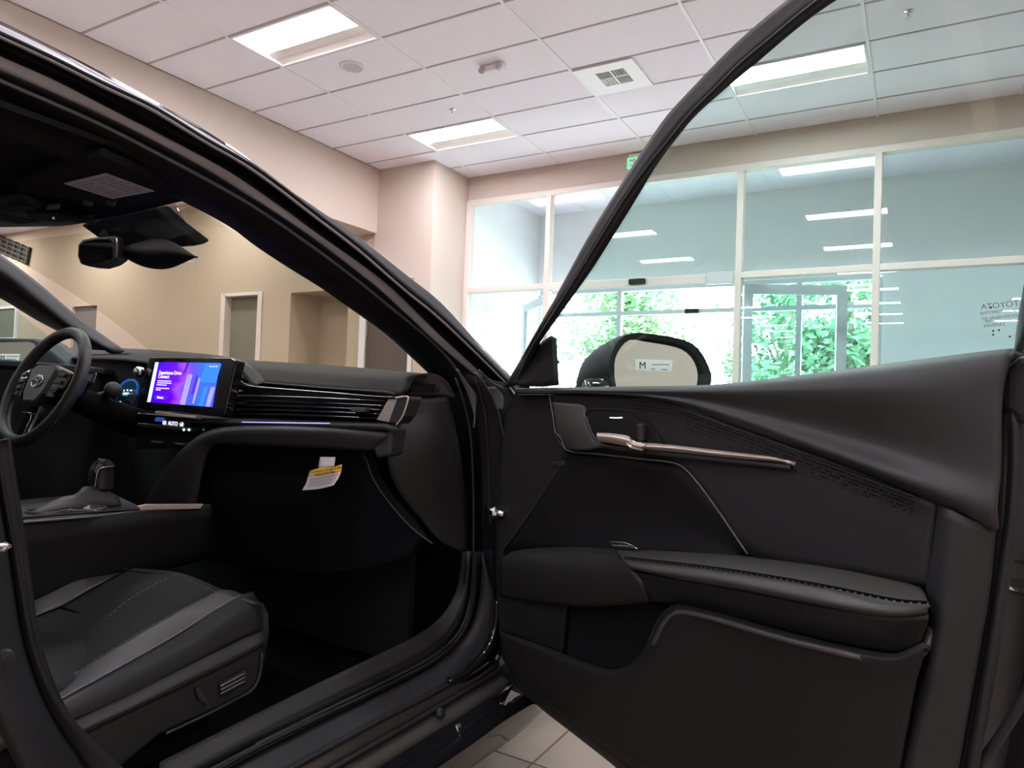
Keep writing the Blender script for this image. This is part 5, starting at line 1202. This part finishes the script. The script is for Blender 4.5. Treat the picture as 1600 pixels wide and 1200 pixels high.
b = B(); vr = b.grid([rows[0], [cen + (p - cen) * 0.86 + mn * 0.001 for p in Pb], [cen + (p - cen) * 0.80 - mn * 0.008 for p in Pb]], True); b.bm.faces.new(vr[-1]); b.build('mirror_bezel', 'trim_black', sm, smooth=False)
GLm = [(960, 588), (961, 562), (970, 543), (984, 531), (1003, 533), (1060, 544), (1078, 556), (1088, 574), (1090, 592), (1084, 616), (1068, 632), (1010, 640), (978, 632), (965, 612)]
plate('mirror_glass', GLm, MM(0.002), mn * -0.003, 'mirror', sm, n=43)
plate('sticker', [(993, 561), (1051, 563), (1050, 580), (993, 579)], MM(0.0026), mn * -0.0004, 'sticker', sm, label='white sticker on the mirror glass')
MT = MM(0.0030)
text_mesh('sticker_letter', 'M', 0.025, frame_from((1004, 571.5), (1014, 571.7), (1004, 561), MT), 'ink', sm, 0.0003)
b = B()
for (x0, x1, y) in ((1019, 1046, 569), (1017, 1024, 576), (1033, 1043, 576.5)):
    b.poly([at(x0, y, MT), at(x1, y + 0.1, MT), at(x1, y + 1.4, MT), at(x0, y + 1.3, MT)], mn * -0.0003)
b.build('sticker_print', 'ink_grey', sm)
b = B(); b.tube([cen - DU * 0.02 + Vector((0, 0, -0.03)) - mn * 0.04, HINGE + DU * 0.16 - DN * 0.13 + Vector((0, 0, 0.96))], [0.035, 0.03], 10); b.build('mirror_arm', 'paint_black', sm, smooth=True)

# ---- airbag notice hanging from the glove box
TG = ('Y', 1.165)
tag_c = at(505, 745, TG)
tg = empty('warning_tag', at(510, 714, TG), 'small white and yellow airbag notice hanging from the glove box edge', 'tag')
TV = Vector((0, 0.0006, 0))
loft('paper', [([(484, 736), (500, 732), (522, 730), (534, 726)], ('Y', 1.168)), ([(482, 742), (500, 740), (520, 737), (533, 735)], ('Y', 1.163)), ([(478, 755), (498, 753), (515, 750), (529, 746)], ('Y', 1.158)), ([(472, 766), (496, 764), (510, 761), (521, 758)], ('Y', 1.150))], 'tag_white', tg, 14, 4, 0.0006)
loft('yellow_band', [([(484, 735.5), (500, 731.5), (522, 729.5), (534, 725.5)], ('Y', 1.1675)), ([(482.5, 744.5), (500, 742.5), (520, 739.5), (533, 736.5)], ('Y', 1.1615))], 'tag_yellow', tg, 14, 3, 0.0004)
loft('strap', [([(500, 714), (512, 714), (524, 714)], ('Y', 1.182)), ([(497, 731), (510, 730), (522, 728)], ('Y', 1.168))], 'tag_white', tg, 8, 3, 0.0006)
b = B()
for k in range(6):
    t = k / 5
    x0, x1, y0, y1 = 484 - 6 * t, 528 - 8 * t, 748 + 13 * t, 741 + 13.5 * t
    yy = 1.158 - 0.008 * t
    b.poly([at(x0 + 1, y0, ('Y', yy)), at(x1 - (3 if k % 2 else 0), y1, ('Y', yy)), at(x1 - (3 if k % 2 else 0), y1 + 0.8, ('Y', yy)), at(x0 + 1, y0 + 0.8, ('Y', yy))], TV)
b.build('printed_lines', 'ink_grey', tg)
def tm(px, py, yy):
    s = ('Y', yy); return frame_from((px, py), (px + 10, py - 1.9), (px, py - 10), s)
text_mesh('heading', 'This Vehicle is Equipped with', 0.0088, tm(508.5, 734, 1.1605), 'ink', tg, 0.0002)
text_mesh('heading', 'Advanced Air Bags', 0.0088, tm(507.5, 739.5, 1.1575), 'ink', tg, 0.0002)
